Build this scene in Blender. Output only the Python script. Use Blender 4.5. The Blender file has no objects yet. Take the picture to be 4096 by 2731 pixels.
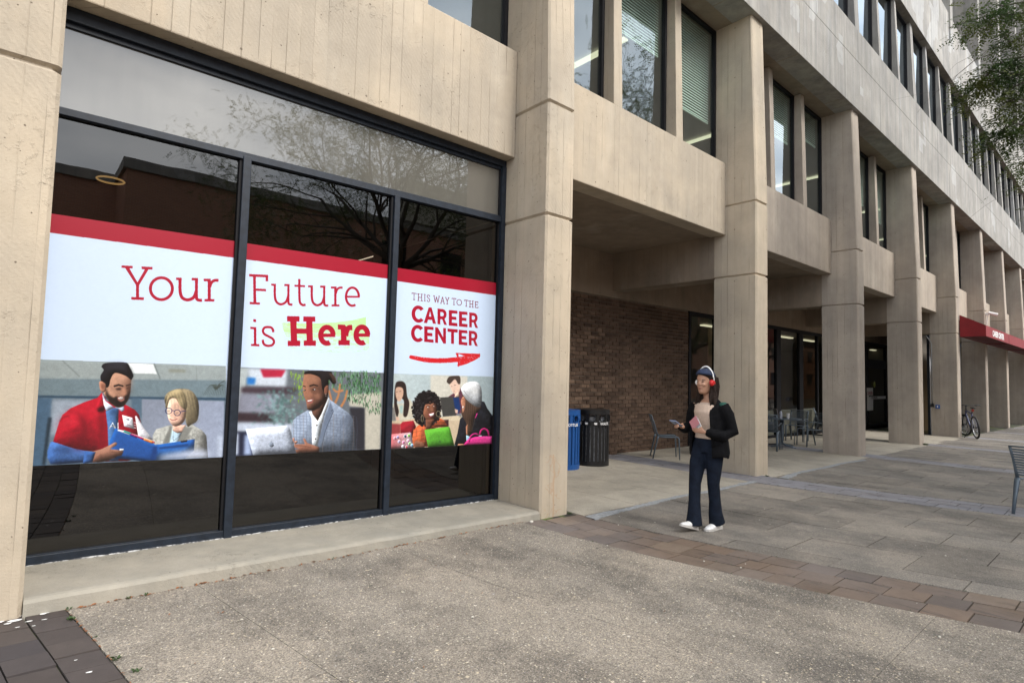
import bpy, bmesh, math, random
import numpy as np
from mathutils import Vector, Matrix
random.seed(7); np.random.seed(7)
PI = math.pi
SC = bpy.context.scene
COL = SC.collection

# ------------------------------------------------------------------ camera
cam_d = bpy.data.cameras.new('camera'); cam = bpy.data.objects.new('camera', cam_d); COL.objects.link(cam)
cam_d.sensor_width = 36; cam_d.lens = 2255.4 / 4096 * 36; cam_d.clip_end = 2000; cam_d.clip_start = .05
def cam_axes(yaw, pitch, roll):
    f = Vector((math.sin(yaw)*math.cos(pitch), math.cos(yaw)*math.cos(pitch), math.sin(pitch)))
    r0 = Vector((math.cos(yaw), -math.sin(yaw), 0)); u0 = r0.cross(f)
    return r0*math.cos(roll)+u0*math.sin(roll), -r0*math.sin(roll)+u0*math.cos(roll), f
_r, _u, _f = cam_axes(.7233, .0589, .0252)
m = Matrix(((_r.x, _u.x, -_f.x, -.1263), (_r.y, _u.y, -_f.y, -4.4498), (_r.z, _u.z, -_f.z, 1.5), (0, 0, 0, 1)))
cam.matrix_world = m
SC.camera = cam

# ------------------------------------------------------------------ light
SUN_EL, SUN_AZ = math.radians(43), math.radians(166)      # azimuth from +y towards +x
w = bpy.data.worlds.new('World'); SC.world = w; w.use_nodes = True
nt = w.node_tree; nt.nodes.clear()
def wn(t, **k):
    n = nt.nodes.new(t)
    for a, b in k.items(): setattr(n, a, b)
    return n
sky = wn('ShaderNodeTexSky', sky_type='NISHITA', sun_disc=False); sky.sun_elevation = SUN_EL; sky.sun_rotation = SUN_AZ; sky.air_density = 1.2; sky.dust_density = 2.0
tc = wn('ShaderNodeTexCoord'); mp = wn('ShaderNodeMapping'); mp.inputs['Scale'].default_value = (1, 1, 2.6)
nz = wn('ShaderNodeTexNoise'); nz.inputs['Scale'].default_value = 2.1; nz.inputs['Detail'].default_value = 7; nz.inputs['Roughness'].default_value = .58
cr = wn('ShaderNodeValToRGB'); cr.color_ramp.elements[0].position = .30; cr.color_ramp.elements[1].position = .50; cr.color_ramp.elements[0].color = (.88, .88, .88, 1)
nz2 = wn('ShaderNodeTexNoise'); nz2.inputs['Scale'].default_value = 3.3; nz2.inputs['Detail'].default_value = 6
cc = wn('ShaderNodeValToRGB'); cc.color_ramp.elements[0].position = .33; cc.color_ramp.elements[1].position = .66
cc.color_ramp.elements[0].color = (10.5, 11.6, 13.2, 1); cc.color_ramp.elements[1].color = (20.5, 20.9, 21.4, 1)
mx = wn('ShaderNodeMixRGB'); bg = wn('ShaderNodeBackground'); bg.inputs['Strength'].default_value = .070; ow = wn('ShaderNodeOutputWorld')
L = nt.links.new
L(tc.outputs['Generated'], mp.inputs['Vector']); L(mp.outputs[0], nz.inputs['Vector']); L(mp.outputs[0], nz2.inputs['Vector'])
L(nz.outputs['Fac'], cr.inputs[0]); L(nz2.outputs['Fac'], cc.inputs[0])
L(cr.outputs[0], mx.inputs[0]); L(sky.outputs[0], mx.inputs[1]); L(cc.outputs[0], mx.inputs[2]); sxyz = wn('ShaderNodeSeparateXYZ'); L(tc.outputs['Generated'], sxyz.inputs[0])
zr = wn('ShaderNodeMapRange'); zr.inputs['From Min'].default_value = .05; zr.inputs['From Max'].default_value = 1.0; zr.inputs['To Min'].default_value = 1.75; zr.inputs['To Max'].default_value = .80; L(sxyz.outputs[2], zr.inputs[0])
mul = wn('ShaderNodeMixRGB', blend_type='MULTIPLY'); mul.inputs[0].default_value = 1; L(mx.outputs[0], mul.inputs[1]); L(zr.outputs[0], mul.inputs[2]); L(mul.outputs[0], bg.inputs['Color']); L(bg.outputs[0], ow.inputs[0])
sun_d = bpy.data.lights.new('sun', 'SUN'); sun = bpy.data.objects.new('sun', sun_d); COL.objects.link(sun)
sun_d.energy = 3.1; sun_d.angle = math.radians(24); sun_d.color = (1, .95, .88)
sd = Vector((math.sin(SUN_AZ)*math.cos(SUN_EL), math.cos(SUN_AZ)*math.cos(SUN_EL), math.sin(SUN_EL)))
sun.rotation_euler = sd.to_track_quat('Z', 'Y').to_euler()
SC.view_settings.view_transform = 'Standard'; SC.view_settings.look = 'None'; SC.view_settings.gamma = 1; SC.view_settings.exposure = 0.45
try: SC.view_settings.use_curve_mapping = False
except Exception: pass
SC.render.engine = 'CYCLES'
cy = SC.cycles; cy.use_denoising = True; cy.max_bounces = 8; cy.diffuse_bounces = 4; cy.glossy_bounces = 4; cy.transmission_bounces = 6; cy.transparent_max_bounces = 12
cy.caustics_reflective = False; cy.caustics_refractive = False; cy.sample_clamp_indirect = 6

# ------------------------------------------------------------------ helpers
GS = -0.0113
def gz(x): return GS * x
def sstep(t): t = max(0., min(1., t)); return t*t*(3-2*t)
def warp(x, y):
    """bends the straight paving courses sideways to imitate barrel lens distortion; returns shifted x"""
    if y >= 0: return x
    a = -y; k = sstep(x / 4.0)
    fade = 1 - sstep((x - 9.5) / 5.0)
    return x + ((1-k) * .17 * a / (1 + .12*a) + k * .067 * a * a / (1 + .02*a*a)) * fade
def NM(me, name='m'): return me
def tag(o, label=None, cat=None, group=None, kind=None):
    if label: o['label'] = label
    if cat: o['category'] = cat
    if group: o['group'] = group
    if kind: o['kind'] = kind
    return o
def empty(name, loc=(0, 0, 0), rz=0, **k):
    o = bpy.data.objects.new(name, None); o.empty_display_size = .1; COL.objects.link(o); o.location = loc; o.rotation_euler = (0, 0, rz)
    return tag(o, **k)
def link_mesh(name, me, parent=None):
    o = bpy.data.objects.new(name, me); COL.objects.link(o)
    if parent is not None: o.parent = parent
    return o
class MB:
    def __init__(s): s.v = []; s.f = []; s.mi = []; s.cur = 0
    def add(s, vs, fs):
        b = len(s.v); s.v += [tuple(p) for p in vs]; s.f += [tuple(b+i for i in f) for f in fs]; s.mi += [s.cur]*len(fs); return s
    def box(s, x0, x1, y0, y1, z0, z1):
        return s.add([(x0,y0,z0),(x1,y0,z0),(x1,y1,z0),(x0,y1,z0),(x0,y0,z1),(x1,y0,z1),(x1,y1,z1),(x0,y1,z1)],
                     [(0,3,2,1),(4,5,6,7),(0,1,5,4),(1,2,6,5),(2,3,7,6),(3,0,4,7)])
    def hexa(s, p):
        return s.add(p, [(0,3,2,1),(4,5,6,7),(0,1,5,4),(1,2,6,5),(2,3,7,6),(3,0,4,7)])
    def quad(s, a, b, c, d): return s.add([a, b, c, d], [(0,1,2,3)])
    def rings(s, rs, cap=True, closed=True):
        n = len(rs[0]); vs = [p for r in rs for p in r]; fs = []
        for i in range(len(rs)-1):
            for j in range(n if closed else n-1):
                k = (j+1) % n; fs.append((i*n+j, i*n+k, (i+1)*n+k, (i+1)*n+j))
        if cap: fs.append(tuple(range(n-1, -1, -1))); fs.append(tuple((len(rs)-1)*n+j for j in range(n)))
        return s.add(vs, fs)
    def tube(s, path, r, seg=8, flat=1.0, cap=True):
        P = [Vector(p) for p in path]; n = len(P)
        if not hasattr(r, '__len__'): r = [r]*n
        rs = []; ref = None
        for i in range(n):
            t = (P[min(i+1, n-1)] - P[max(i-1, 0)]).normalized()
            if ref is None:
                ref = Vector((0, 0, 1)) if abs(t.z) < .9 else Vector((0, 1, 0))
            a = (ref - t*ref.dot(t)).normalized(); ref = a; b = t.cross(a)
            ra = r[i] if not hasattr(r[i], '__len__') else r[i][0]; rb = ra*flat if not hasattr(r[i], '__len__') else r[i][1]
            rs.append([P[i] + a*math.cos(2*PI*j/seg)*ra + b*math.sin(2*PI*j/seg)*rb for j in range(seg)])
        return s.rings(rs, cap)
    def sph(s, c, r, seg=12, rg=8):
        c = Vector(c); r = r if hasattr(r, '__len__') else (r, r, r); rs = []
        for i in range(1, rg):
            t = PI*i/rg; rs.append([(c.x + r[0]*math.sin(t)*math.cos(2*PI*j/seg), c.y + r[1]*math.sin(t)*math.sin(2*PI*j/seg), c.z - r[2]*math.cos(t)) for j in range(seg)])
        return s.rings(rs)
    def cyl(s, c, r, z0, z1, seg=24, r2=None):
        r2 = r if r2 is None else r2
        return s.rings([[(c[0]+q*math.cos(2*PI*j/seg), c[1]+q*math.sin(2*PI*j/seg), z) for j in range(seg)] for q, z in ((r, z0), (r2, z1))])
    def build(s, name, mat, parent=None, smooth=False, bevel=0):
        me = bpy.data.meshes.new(name); me.from_pydata(s.v, [], s.f)
        for mm in (mat if isinstance(mat, (list, tuple)) else [mat]): me.materials.append(mm)
        if isinstance(mat, (list, tuple)): me.polygons.foreach_set('material_index', s.mi)
        if smooth: me.polygons.foreach_set('use_smooth', [True]*len(me.polygons))
        me.update(); o = link_mesh(name, me, parent)
        if bevel:
            b = o.modifiers.new('bevel', 'BEVEL'); b.width = bevel; b.segments = 2; b.limit_method = 'ANGLE'
        return o
def copy_tree(o, parent=None):
    c = o.copy(); COL.objects.link(c); c.parent = parent
    for ch in list(o.children): copy_tree(ch, c)
    return c
def baked(o):
    """apply modifiers into a fresh mesh"""
    dg = bpy.context.evaluated_depsgraph_get(); dg.update()
    me = bpy.data.meshes.new_from_object(o.evaluated_get(dg)); o.modifiers.clear(); old = o.data; o.data = me
    if old.users == 0: bpy.data.meshes.remove(old)
    return o
def remesh(o, vox, smooth=4, fac=.5):
    r = o.modifiers.new('r', 'REMESH'); r.mode = 'VOXEL'; r.voxel_size = vox; r.use_smooth_shade = True
    if smooth:
        s_ = o.modifiers.new('s', 'SMOOTH'); s_.iterations = smooth; s_.factor = fac
    baked(o)
    o.data.polygons.foreach_set('use_smooth', [True]*len(o.data.polygons)); return o
_font_cache = {}
def text_mesh(txt, size, bold=0., spacing=1.0):
    cu = bpy.data.curves.new('t', 'FONT'); cu.body = txt; cu.size = size; cu.offset = bold; cu.space_character = spacing; cu.resolution_u = 4
    o = bpy.data.objects.new('t', cu); COL.objects.link(o); bpy.context.view_layer.update()
    me = bpy.data.meshes.new_from_object(o.evaluated_get(bpy.context.evaluated_depsgraph_get()))
    bpy.data.objects.remove(o); return me

# ------------------------------------------------------------------ node material helper
class G:
    def __init__(s, name):
        s.m = bpy.data.materials.new(name); s.m.use_nodes = True; s.t = s.m.node_tree; s.t.nodes.clear()
        s.out = s.t.nodes.new('ShaderNodeOutputMaterial')
    def n(s, t, ins=None, **k):
        n = s.t.nodes.new(t)
        for a, b in k.items(): setattr(n, a, b)
        for key, val in (ins or {}).items():
            sock = n.inputs[key]
            if isinstance(val, bpy.types.NodeSocket): s.t.links.new(val, sock)
            else: sock.default_value = val
        return n
    def math(s, op, a, b=0., c=0., clamp=False):
        n = s.n('ShaderNodeMath', {0: a, 1: b, 2: c}, operation=op, use_clamp=clamp); return n.outputs[0]
    def mix(s, f, a, b, mode='MIX'):
        n = s.n('ShaderNodeMixRGB', {0: f, 1: a, 2: b}, blend_type=mode); return n.outputs[0]
    def ramp(s, f, p0, p1, c0=(0,0,0,1), c1=(1,1,1,1)):
        n = s.n('ShaderNodeValToRGB', {0: f}); e = n.color_ramp.elements
        e[0].position = p0; e[1].position = p1; e[0].color = c0; e[1].color = c1; return n.outputs[0]
    def pos(s): return s.n('ShaderNodeNewGeometry').outputs['Position']
    def mapv(s, v, sc=(1,1,1), loc=(0,0,0), rot=(0,0,0)):
        return s.n('ShaderNodeMapping', {'Vector': v, 'Scale': sc, 'Location': loc, 'Rotation': rot}).outputs[0]
    def noise(s, v, sc, det=4, rough=.5, col=False):
        n = s.n('ShaderNodeTexNoise', {'Vector': v, 'Scale': sc, 'Detail': det, 'Roughness': rough}); return n.outputs['Color' if col else 'Fac']
    def vor(s, v, sc, feat='F1', out='Distance', rnd=1.0):
        n = s.n('ShaderNodeTexVoronoi', {'Vector': v, 'Scale': sc, 'Randomness': rnd}, feature=feat); return n.outputs[out]
    def bump(s, h, strength=.3, dist=.01, nrm=None):
        d = {'Height': h, 'Strength': strength, 'Distance': dist}
        if nrm is not None: d['Normal'] = nrm
        return s.n('ShaderNodeBump', d).outputs[0]
    def princ(s, col, rough=.7, nrm=None, metal=0., spec=.5, **k):
        d = {'Base Color': col, 'Roughness': rough, 'Metallic': metal, 'Specular IOR Level': spec}
        if nrm is not None: d['Normal'] = nrm
        d.update(k); return s.n('ShaderNodeBsdfPrincipled', d)
    def done(s, sh):
        s.t.links.new(sh.outputs[0] if not isinstance(sh, bpy.types.NodeSocket) else sh, s.out.inputs['Surface']); return s.m
def C4(r, g, b): return (r, g, b, 1)
def plain(name, col, rough=.6, metal=0., nscale=0, namt=.12, spec=.5, bump=0.):
    g = G(name); c = C4(*col); nrm = None
    if nscale:
        nf = g.noise(g.pos(), nscale, 5, .6)
        c = g.mix(g.ramp(nf, .3, .7), C4(*[max(0, v*(1-namt)) for v in col]), C4(*[v*(1+namt) for v in col]))
        if bump: nrm = g.bump(nf, bump, .01)
    return g.done(g.princ(c, rough, nrm, metal, spec))

def concrete(name, ca, cb, streak=.18, patches=False, cool=None, rust=False, boards=True):
    BK = 1. if boards else 0.
    g = G(name); P = g.pos(); sx = g.n('ShaderNodeSeparateXYZ', {0: P}).outputs
    u = g.math('ADD', sx[0], sx[1])
    ub = g.math('DIVIDE', g.math('ADD', u, g.math('MULTIPLY', .16, g.n('ShaderNodeTexNoise', {'W': u, 'Scale': 1.9, 'Detail': 1}, noise_dimensions='1D').outputs['Fac'])), .128)
    fl = g.math('FLOOR', ub); fr = g.math('FRACT', ub)
    wnb = g.n('ShaderNodeTexWhiteNoise', {'W': fl}, noise_dimensions='1D').outputs['Value']
    edge = g.math('ABSOLUTE', g.math('SUBTRACT', fr, .5))              # .5 at board edge
    ln = g.ramp(edge, .46, .495)                                      # seam mask
    brk = g.ramp(g.noise(g.mapv(P, (6, 6, 1.3)), 1.0, 3), .40, .58)
    seam = g.math('MULTIPLY', g.math('MULTIPLY', ln, BK), g.math('MULTIPLY', brk, g.math('ADD', .25, g.math('MULTIPLY', wnb, .9))))
    big = g.noise(P, .55, 5, .6); mid = g.noise(P, 3.5, 6, .65); fine = g.noise(P, 60, 4, .7)
    col = g.mix(g.ramp(big, .40, .60), C4(*ca), C4(*[v*.93 for v in cb]))
    stk = g.noise(g.mapv(P, (4, 4, .22)), 1.0, 6, .62)
    dk = g.ramp(stk, .35, .62, C4(1-streak, 1-streak*.95, 1-streak*.85), C4(1.04, 1.03, 1.02))
    col = g.mix(1., col, dk, 'MULTIPLY')
    col = g.mix(.5, col, g.mix(g.ramp(mid, .3, .7), C4(.86, .85, .83), C4(1.1, 1.1, 1.1)), 'MULTIPLY')
    wnb = g.math('MULTIPLY', wnb, BK); bt = g.math('ADD', .96, g.math('MULTIPLY', wnb, .07))
    col = g.mix(1., col, g.n('ShaderNodeCombineXYZ', {0: bt, 1: bt, 2: bt}).outputs[0], 'MULTIPLY')
    col = g.mix(g.math('MULTIPLY', seam, .42), col, C4(ca[0]*.45, ca[1]*.42, ca[2]*.38))
    # small air holes
    vd = g.vor(P, 14.0); vr = g.n('ShaderNodeSeparateXYZ', {0: g.vor(P, 14.0, out='Color')}).outputs[0]
    hole = g.math('MULTIPLY', g.math('LESS_THAN', vd, g.math('MULTIPLY', .15, g.noise(P, 40, 2))), g.math('GREATER_THAN', vr, .60))
    col = g.mix(g.math('MULTIPLY', hole, .75), col, C4(.07, .05, .035))
    grime = g.ramp(g.noise(P, 1.7, 8, .7), .55, .80); col = g.mix(g.math('MULTIPLY', grime, .34), col, C4(.23, .20, .165))
    drip = g.math('MULTIPLY', g.ramp(g.noise(g.mapv(P, (2.2, 2.2, .18), (3, 1, 0)), 1.0, 7, .7), .54, .70), g.ramp(g.noise(P, .45, 3), .42, .60)); col = g.mix(g.math('MULTIPLY', drip, .10+streak*1.6), col, C4(.20, .18, .15))
    wash = g.ramp(g.noise(g.mapv(P, (1.6, 1.6, .6), (7, 2, 1)), 1.0, 5, .6), .55, .72); col = g.mix(g.math('MULTIPLY', wash, .22), col, C4(.62, .57, .48))
    # form-tie holes on a wide grid
    tx = g.math('ABSOLUTE', g.math('SUBTRACT', g.math('FRACT', g.math('DIVIDE', u, 1.15)), .5)); tz = g.math('ABSOLUTE', g.math('SUBTRACT', g.math('FRACT', g.math('DIVIDE', sx[2], .93)), .5))
    tie = g.math('MULTIPLY', g.math('LESS_THAN', g.math('ADD', g.math('MULTIPLY', tx, tx), g.math('MULTIPLY', g.math('MULTIPLY', tz, tz), .65)), .00009), BK); col = g.mix(g.math('MULTIPLY', tie, .7), col, C4(.10, .08, .06))
    if patches:
        pv = g.mapv(P, (.8, .8, .62)); pr = g.n('ShaderNodeSeparateXYZ', {0: g.n('ShaderNodeTexVoronoi', {'Vector': pv, 'Scale': 1.5, 'Randomness': .8}, distance='CHEBYCHEV').outputs['Color']}).outputs[0]
        pm = g.math('MULTIPLY', g.math('GREATER_THAN', pr, .92), g.ramp(g.noise(P, 5, 4), .25, .45))
        col = g.mix(g.math('MULTIPLY', pm, .30), col, C4(.55, .56, .57))
        pm2 = g.math('MULTIPLY', g.ramp(g.noise(g.mapv(P, (3, 3, .5)), 1.0, 5, .7), .54, .70), .22)
        col = g.mix(pm2, col, C4(.52, .53, .53))
    if rust:
        rx = g.math('ABSOLUTE', g.math('SUBTRACT', sx[0], g.math('ADD', 4.475, g.math('MULTIPLY', g.math('SUBTRACT', g.noise(g.mapv(P, (1, 1, 1)), 6, 3), .5), .09))))
        rm = g.math('SUBTRACT', 1., g.math('DIVIDE', rx, .022), clamp=True)
        rm = g.math('MAXIMUM', rm, g.math('MULTIPLY', .8, g.math('MULTIPLY', g.ramp(g.math('ABSOLUTE', g.math('SUBTRACT', g.noise(P, 4.5, 3), .5)), 0., .018, C4(1,1,1), C4(0,0,0)), g.math('LESS_THAN', rx, .13))))
        rm = g.math('MULTIPLY', rm, g.math('MULTIPLY', g.math('LESS_THAN', sx[2], .62), g.math('LESS_THAN', sx[1], .02)))
        rm = g.math('MULTIPLY', rm, g.math('LESS_THAN', g.math('ABSOLUTE', g.math('SUBTRACT', sx[0], 4.5)), .3))
        col = g.mix(g.math('MULTIPLY', rm, .42), col, C4(.42, .20, .07))
    # relief
    dg = g.n('ShaderNodeTexWave', {'Vector': g.mapv(P, (1, 1, .8)), 'Scale': 13., 'Distortion': 3.5, 'Detail': 2, 'Detail Scale': 2.0}, wave_type='BANDS', bands_direction='DIAGONAL').outputs['Fac']
    h = g.math('ADD', g.math('MULTIPLY', mid, .55), g.math('MULTIPLY', fine, .45))
    h = g.math('ADD', h, g.math('MULTIPLY', dg, g.math('MULTIPLY', .13, g.ramp(g.noise(P, 1.1, 2), .45, .6))))
    h = g.math('ADD', h, g.math('MULTIPLY', wnb, .45)); h = g.math('SUBTRACT', h, g.math('MULTIPLY', seam, .9)); h = g.math('SUBTRACT', h, g.math('MULTIPLY', hole, 2.2))
    lump = g.math('MULTIPLY', g.ramp(g.noise(P, 16, 5, .75), .55, .72), g.ramp(g.noise(P, 1.3, 3), .45, .6)); h = g.math('ADD', h, g.math('MULTIPLY', lump, .8))
    nrm = g.bump(h, .8, .009)
    return g.done(g.princ(col, .88, nrm, spec=.25))

def aggregate(name, ca, cb, peb=1.0, scale=75., stain=.5, per_obj=0.):
    g = G(name); P = g.pos(); Pf = g.mapv(P, (1, 1, .3))
    big = g.noise(P, .8, 6, .62); mid = g.noise(P, 3.2, 7, .7); blot = g.noise(g.mapv(P, (1.0, .7, 1), (2.4, 1.1, 0)), .95, 10, .72)
    col = g.mix(g.ramp(big, .38, .62), C4(*ca), C4(*cb))
    col = g.mix(g.math('MULTIPLY', stain, g.ramp(blot, .46, .62)), col, C4(ca[0]*.30, ca[1]*.315, ca[2]*.34))
    col = g.mix(.6, col, g.mix(g.ramp(mid, .32, .68), C4(.8, .8, .8), C4(1.15, 1.13, 1.1)), 'MULTIPLY')
    # pebbles in three sizes
    for sc, amt, thr in ((scale*1.9, .45, .30), (scale, .62, .50), (scale*.5, .6, .93)):
        d = g.vor(Pf, sc); cv = g.n('ShaderNodeSeparateXYZ', {0: g.vor(Pf, sc, out='Color')}).outputs
        mk = g.math('MULTIPLY', g.math('LESS_THAN', d, .34), g.math('GREATER_THAN', cv[0], thr))
        n_ = g.n('ShaderNodeValToRGB', {0: cv[1]}); e = n_.color_ramp.elements
        e[0].color = C4(.09, .08, .075); e[1].color = C4(.72, .68, .60); e[0].position = .1
        for p_, c_ in ((.3, C4(.24, .20, .17)), (.5, C4(.36, .30, .22)), (.68, C4(.32, .31, .31)), (.84, C4(.58, .49, .34))):
            q = e.new(p_); q.color = c_
        col = g.mix(g.math('MULTIPLY', mk, amt*peb), col, n_.outputs[0])
        if sc == scale: pebh = g.math('MULTIPLY', mk, g.math('SUBTRACT', .34, d))
    grit = g.noise(P, 110, 4, .85)
    cell = g.n('ShaderNodeSeparateXYZ', {0: g.vor(Pf, 140., out='Color')}).outputs[0]
    gk = min(1., .2+peb*.75); col = g.mix(gk, col, g.ramp(cell, 0., 1., C4(.60, .60, .61), C4(1.38, 1.37, 1.35)), 'MULTIPLY')
    col = g.mix(gk, col, g.ramp(grit, .36, .64, C4(.66, .66, .66), C4(1.32, 1.32, 1.32)), 'MULTIPLY')
    gum = g.vor(g.mapv(P, (1, 1.25, .2)), 2.3); gr_ = g.n('ShaderNodeSeparateXYZ', {0: g.vor(g.mapv(P, (1, 1.25, .2)), 2.3, out='Color')}).outputs[1]
    gm_ = g.math('MULTIPLY', g.math('LESS_THAN', gum, g.math('MULTIPLY', .075, g.noise(P, 12, 2))), g.math('GREATER_THAN', gr_, .45)); col = g.mix(g.math('MULTIPLY', gm_, .8), col, C4(.045, .042, .04))
    if per_obj:
        r = g.n('ShaderNodeObjectInfo').outputs['Random']; k = g.math('ADD', 1-per_obj/2, g.math('MULTIPLY', r, per_obj))
        col = g.mix(1., col, g.n('ShaderNodeCombineXYZ', {0: k, 1: k, 2: k}).outputs[0], 'MULTIPLY')
    h = g.math('ADD', g.math('MULTIPLY', pebh, 2.0), g.math('MULTIPLY', grit, .6)); nrm = g.bump(h, .6*peb+.1, .004)
    return g.done(g.princ(col, .85, nrm, spec=.3))

def paver_mat(name, cols, per=.5):
    g = G(name); P = g.pos(); r = g.n('ShaderNodeObjectInfo').outputs['Random']
    n_ = g.n('ShaderNodeValToRGB', {0: r}); e = n_.color_ramp.elements; e[0].color = C4(*cols[0]); e[1].color = C4(*cols[-1])
    for i, c in enumerate(cols[1:-1]): q = e.new((i+1)/(len(cols)-1)); q.color = C4(*c)
    col = n_.outputs[0]
    st = g.noise(g.mapv(P, (9, 1.6, 1)), 1.6, 5, .6); col = g.mix(g.math('MULTIPLY', .6, g.ramp(st, .56, .68)), col, C4(.045, .038, .036))
    md = g.noise(P, 9, 7, .7); col = g.mix(.7, col, g.mix(md, C4(.55, .55, .55), C4(1.5, 1.48, 1.45)), 'MULTIPLY')
    gr = g.noise(P, 260, 3, .8); col = g.mix(.5, col, g.mix(gr, C4(.5, .5, .5), C4(1.5, 1.5, 1.5)), 'MULTIPLY')
    big = g.noise(P, .7, 3); col = g.mix(g.math('MULTIPLY', per*.4, g.ramp(big, .45, .62)), col, C4(.24, .23, .24))
    return g.done(g.princ(col, .82, g.bump(g.math('ADD', md, g.math('MULTIPLY', gr, .5)), .35, .004), spec=.35))

def glass(name, tint, ior=1.6, rough=.0, dirt=.0, refl=(1, 1, 1), coat=0.):
    """thin architectural pane: mirror part by Fresnel, the rest passes tinted"""
    g = G(name); bf = g.n('ShaderNodeNewGeometry').outputs['Backfacing']; fr = g.n('ShaderNodeFresnel', {'IOR': g.math('ADD', ior, g.math('MULTIPLY', bf, 1/ior-ior))})
    wav = g.noise(g.pos(), 1.4, 2); nb = g.bump(wav, .022, .05)
    gl = g.n('ShaderNodeBsdfGlossy', {'Color': C4(*refl), 'Roughness': rough, 'Normal': nb}); tr = g.n('ShaderNodeBsdfTransparent', {'Color': C4(*tint)})
    f = g.math('ADD', g.math('MULTIPLY', fr.outputs[0], 1-coat), coat)
    mxs = g.n('ShaderNodeMixShader', {0: f, 1: tr.outputs[0], 2: gl.outputs[0]})
    if dirt:
        df = g.n('ShaderNodeBsdfDiffuse', {'Color': C4(.45, .46, .47)}); dm = g.math('MULTIPLY', dirt, g.ramp(g.noise(g.mapv(g.pos(), (9, 9, .5)), 1., 5, .7), .3, .8))
        mxs = g.n('ShaderNodeMixShader', {0: dm, 1: mxs.outputs[0], 2: df.outputs[0]})
    return g.done(mxs.outputs[0])

M = {}
M['tan'] = concrete('board_formed_concrete_tan', (.49, .418, .322), (.425, .372, .30), streak=.07, rust=True)
M['grey'] = concrete('board_formed_concrete_grey', (.36, .345, .32), (.30, .288, .268), streak=.26, patches=True)
M['mid'] = concrete('board_formed_concrete_mid', (.44, .383, .32), (.385, .335, .285), streak=.12)
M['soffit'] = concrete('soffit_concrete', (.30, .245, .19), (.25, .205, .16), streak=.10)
M['alum'] = plain('dark_blue_grey_aluminium', (.012, .018, .029), .45, 0., 14, .35, .35)
M['black_alum'] = plain('black_aluminium', (.010, .010, .012), .65, 0., 10, .2, .2)
M['slabA'] = aggregate('exposed_aggregate_slab', (.292, .256, .212), (.24, .217, .187), 1.0, 62., .78, .03)
M['flag'] = aggregate('aggregate_flag', (.188, .173, .155), (.25, .222, .19), .55, 120., .60, .30)
M['arcade'] = aggregate('light_concrete_paving', (.345, .315, .265), (.385, .35, .29), .16, 120., .28, .10)
M['plinth'] = concrete('plinth_concrete', (.34, .315, .265), (.30, .285, .245), streak=.1, boards=False)
M['mortar_grey'] = plain('grey_patching_mortar', (.26, .27, .28), .9, 0, 30, .3, bump=.3)
M['paver'] = paver_mat('clay_paver', [(.115, .082, .060), (.14, .105, .082), (.16, .115, .085), (.128, .104, .092), (.185, .14, .105), (.10, .080, .070)])
M['paver_far'] = paver_mat('grey_paver', [(.17, .165, .18), (.22, .22, .245), (.19, .18, .19), (.24, .24, .26)])
M['paver_dark'] = paver_mat('dark_paver', per=.12, cols= [(.046, .037, .035), (.066, .052, .045), (.040, .034, .036), (.085, .066, .054)])
g = G('joint_bed'); P = g.pos(); mo = g.ramp(g.noise(P, 1.3, 5, .7), .50, .60)
M['bed'] = g.done(g.princ(g.mix(mo, C4(.030, .027, .022), C4(.085, .115, .025)), .95))
g = G('brick'); r = g.n('ShaderNodeObjectInfo').outputs['Random']; P = g.pos()
c0 = g.ramp(r, 0, 1, C4(.090, .060, .044), C4(.17, .115, .082)); md = g.noise(P, 25, 5, .7)
cell = g.n('ShaderNodeSeparateXYZ', {0: g.vor(g.mapv(P, (4.3, 1, 12.05)), 1.0, out='Color', rnd=0.0)}).outputs[0]
c0 = g.mix(1., c0, g.ramp(cell, 0, 1, C4(.62, .6, .6), C4(1.35, 1.33, 1.3)), 'MULTIPLY')
c0 = g.mix(.7, c0, g.mix(md, C4(.5, .5, .5), C4(1.5, 1.5, 1.5)), 'MULTIPLY')
M['brick'] = g.done(g.princ(c0, .9, g.bump(md, .4, .004), spec=.2))
M['brick_mortar'] = plain('brick_mortar', (.20, .165, .13), .95, 0, 18, .3)
M['black_paint'] = plain('black_painted_steel', (.009, .009, .010), .42, 0, 40, .2)
M['blue_paint'] = plain('blue_painted_steel', (.010, .075, .27), .38, 0, 30, .15)
M['chair'] = plain('blue_grey_painted_metal', (.105, .135, .165), .38, .25, 30, .12)
M['white_print'] = plain('white_lettering', (.8, .8, .8), .5)
M['bag_plastic'] = plain('clear_plastic_liner', (.25, .26, .28), .25, 0, 25, .5)
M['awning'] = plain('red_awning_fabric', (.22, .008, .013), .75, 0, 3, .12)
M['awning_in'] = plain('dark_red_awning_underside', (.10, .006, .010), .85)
M['dark_room'] = plain('interior_wall', (.17, .15, .125), .9)
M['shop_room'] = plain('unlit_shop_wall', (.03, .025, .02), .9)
M['room_tan'] = plain('interior_tan_wall', (.34, .26, .17), .9)
M['room_ceiling'] = plain('interior_ceiling', (.30, .29, .27), .9)
M['white_plastic'] = plain('white_plastic', (.75, .75, .74), .4)
M['galv'] = plain('galvanised_conduit', (.33, .33, .33), .45, .6)
M['glass_low'] = glass('bronze_tinted_glass', (.24, .19, .13), 1.72, 0., coat=.0)
M['glass_door'] = glass('clear_glass', (.62, .64, .60), 1.36, 0.)
M['glass_up'] = glass('green_tinted_glass', (.80, .92, .86), 1.7, 0.0, .05, (.86, .95, 1.0), .15)
M['glass_third'] = glass('blue_tinted_glass', (.20, .26, .30), 2.0, 0.0, .04, (.78, .90, 1.0), .26)
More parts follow.
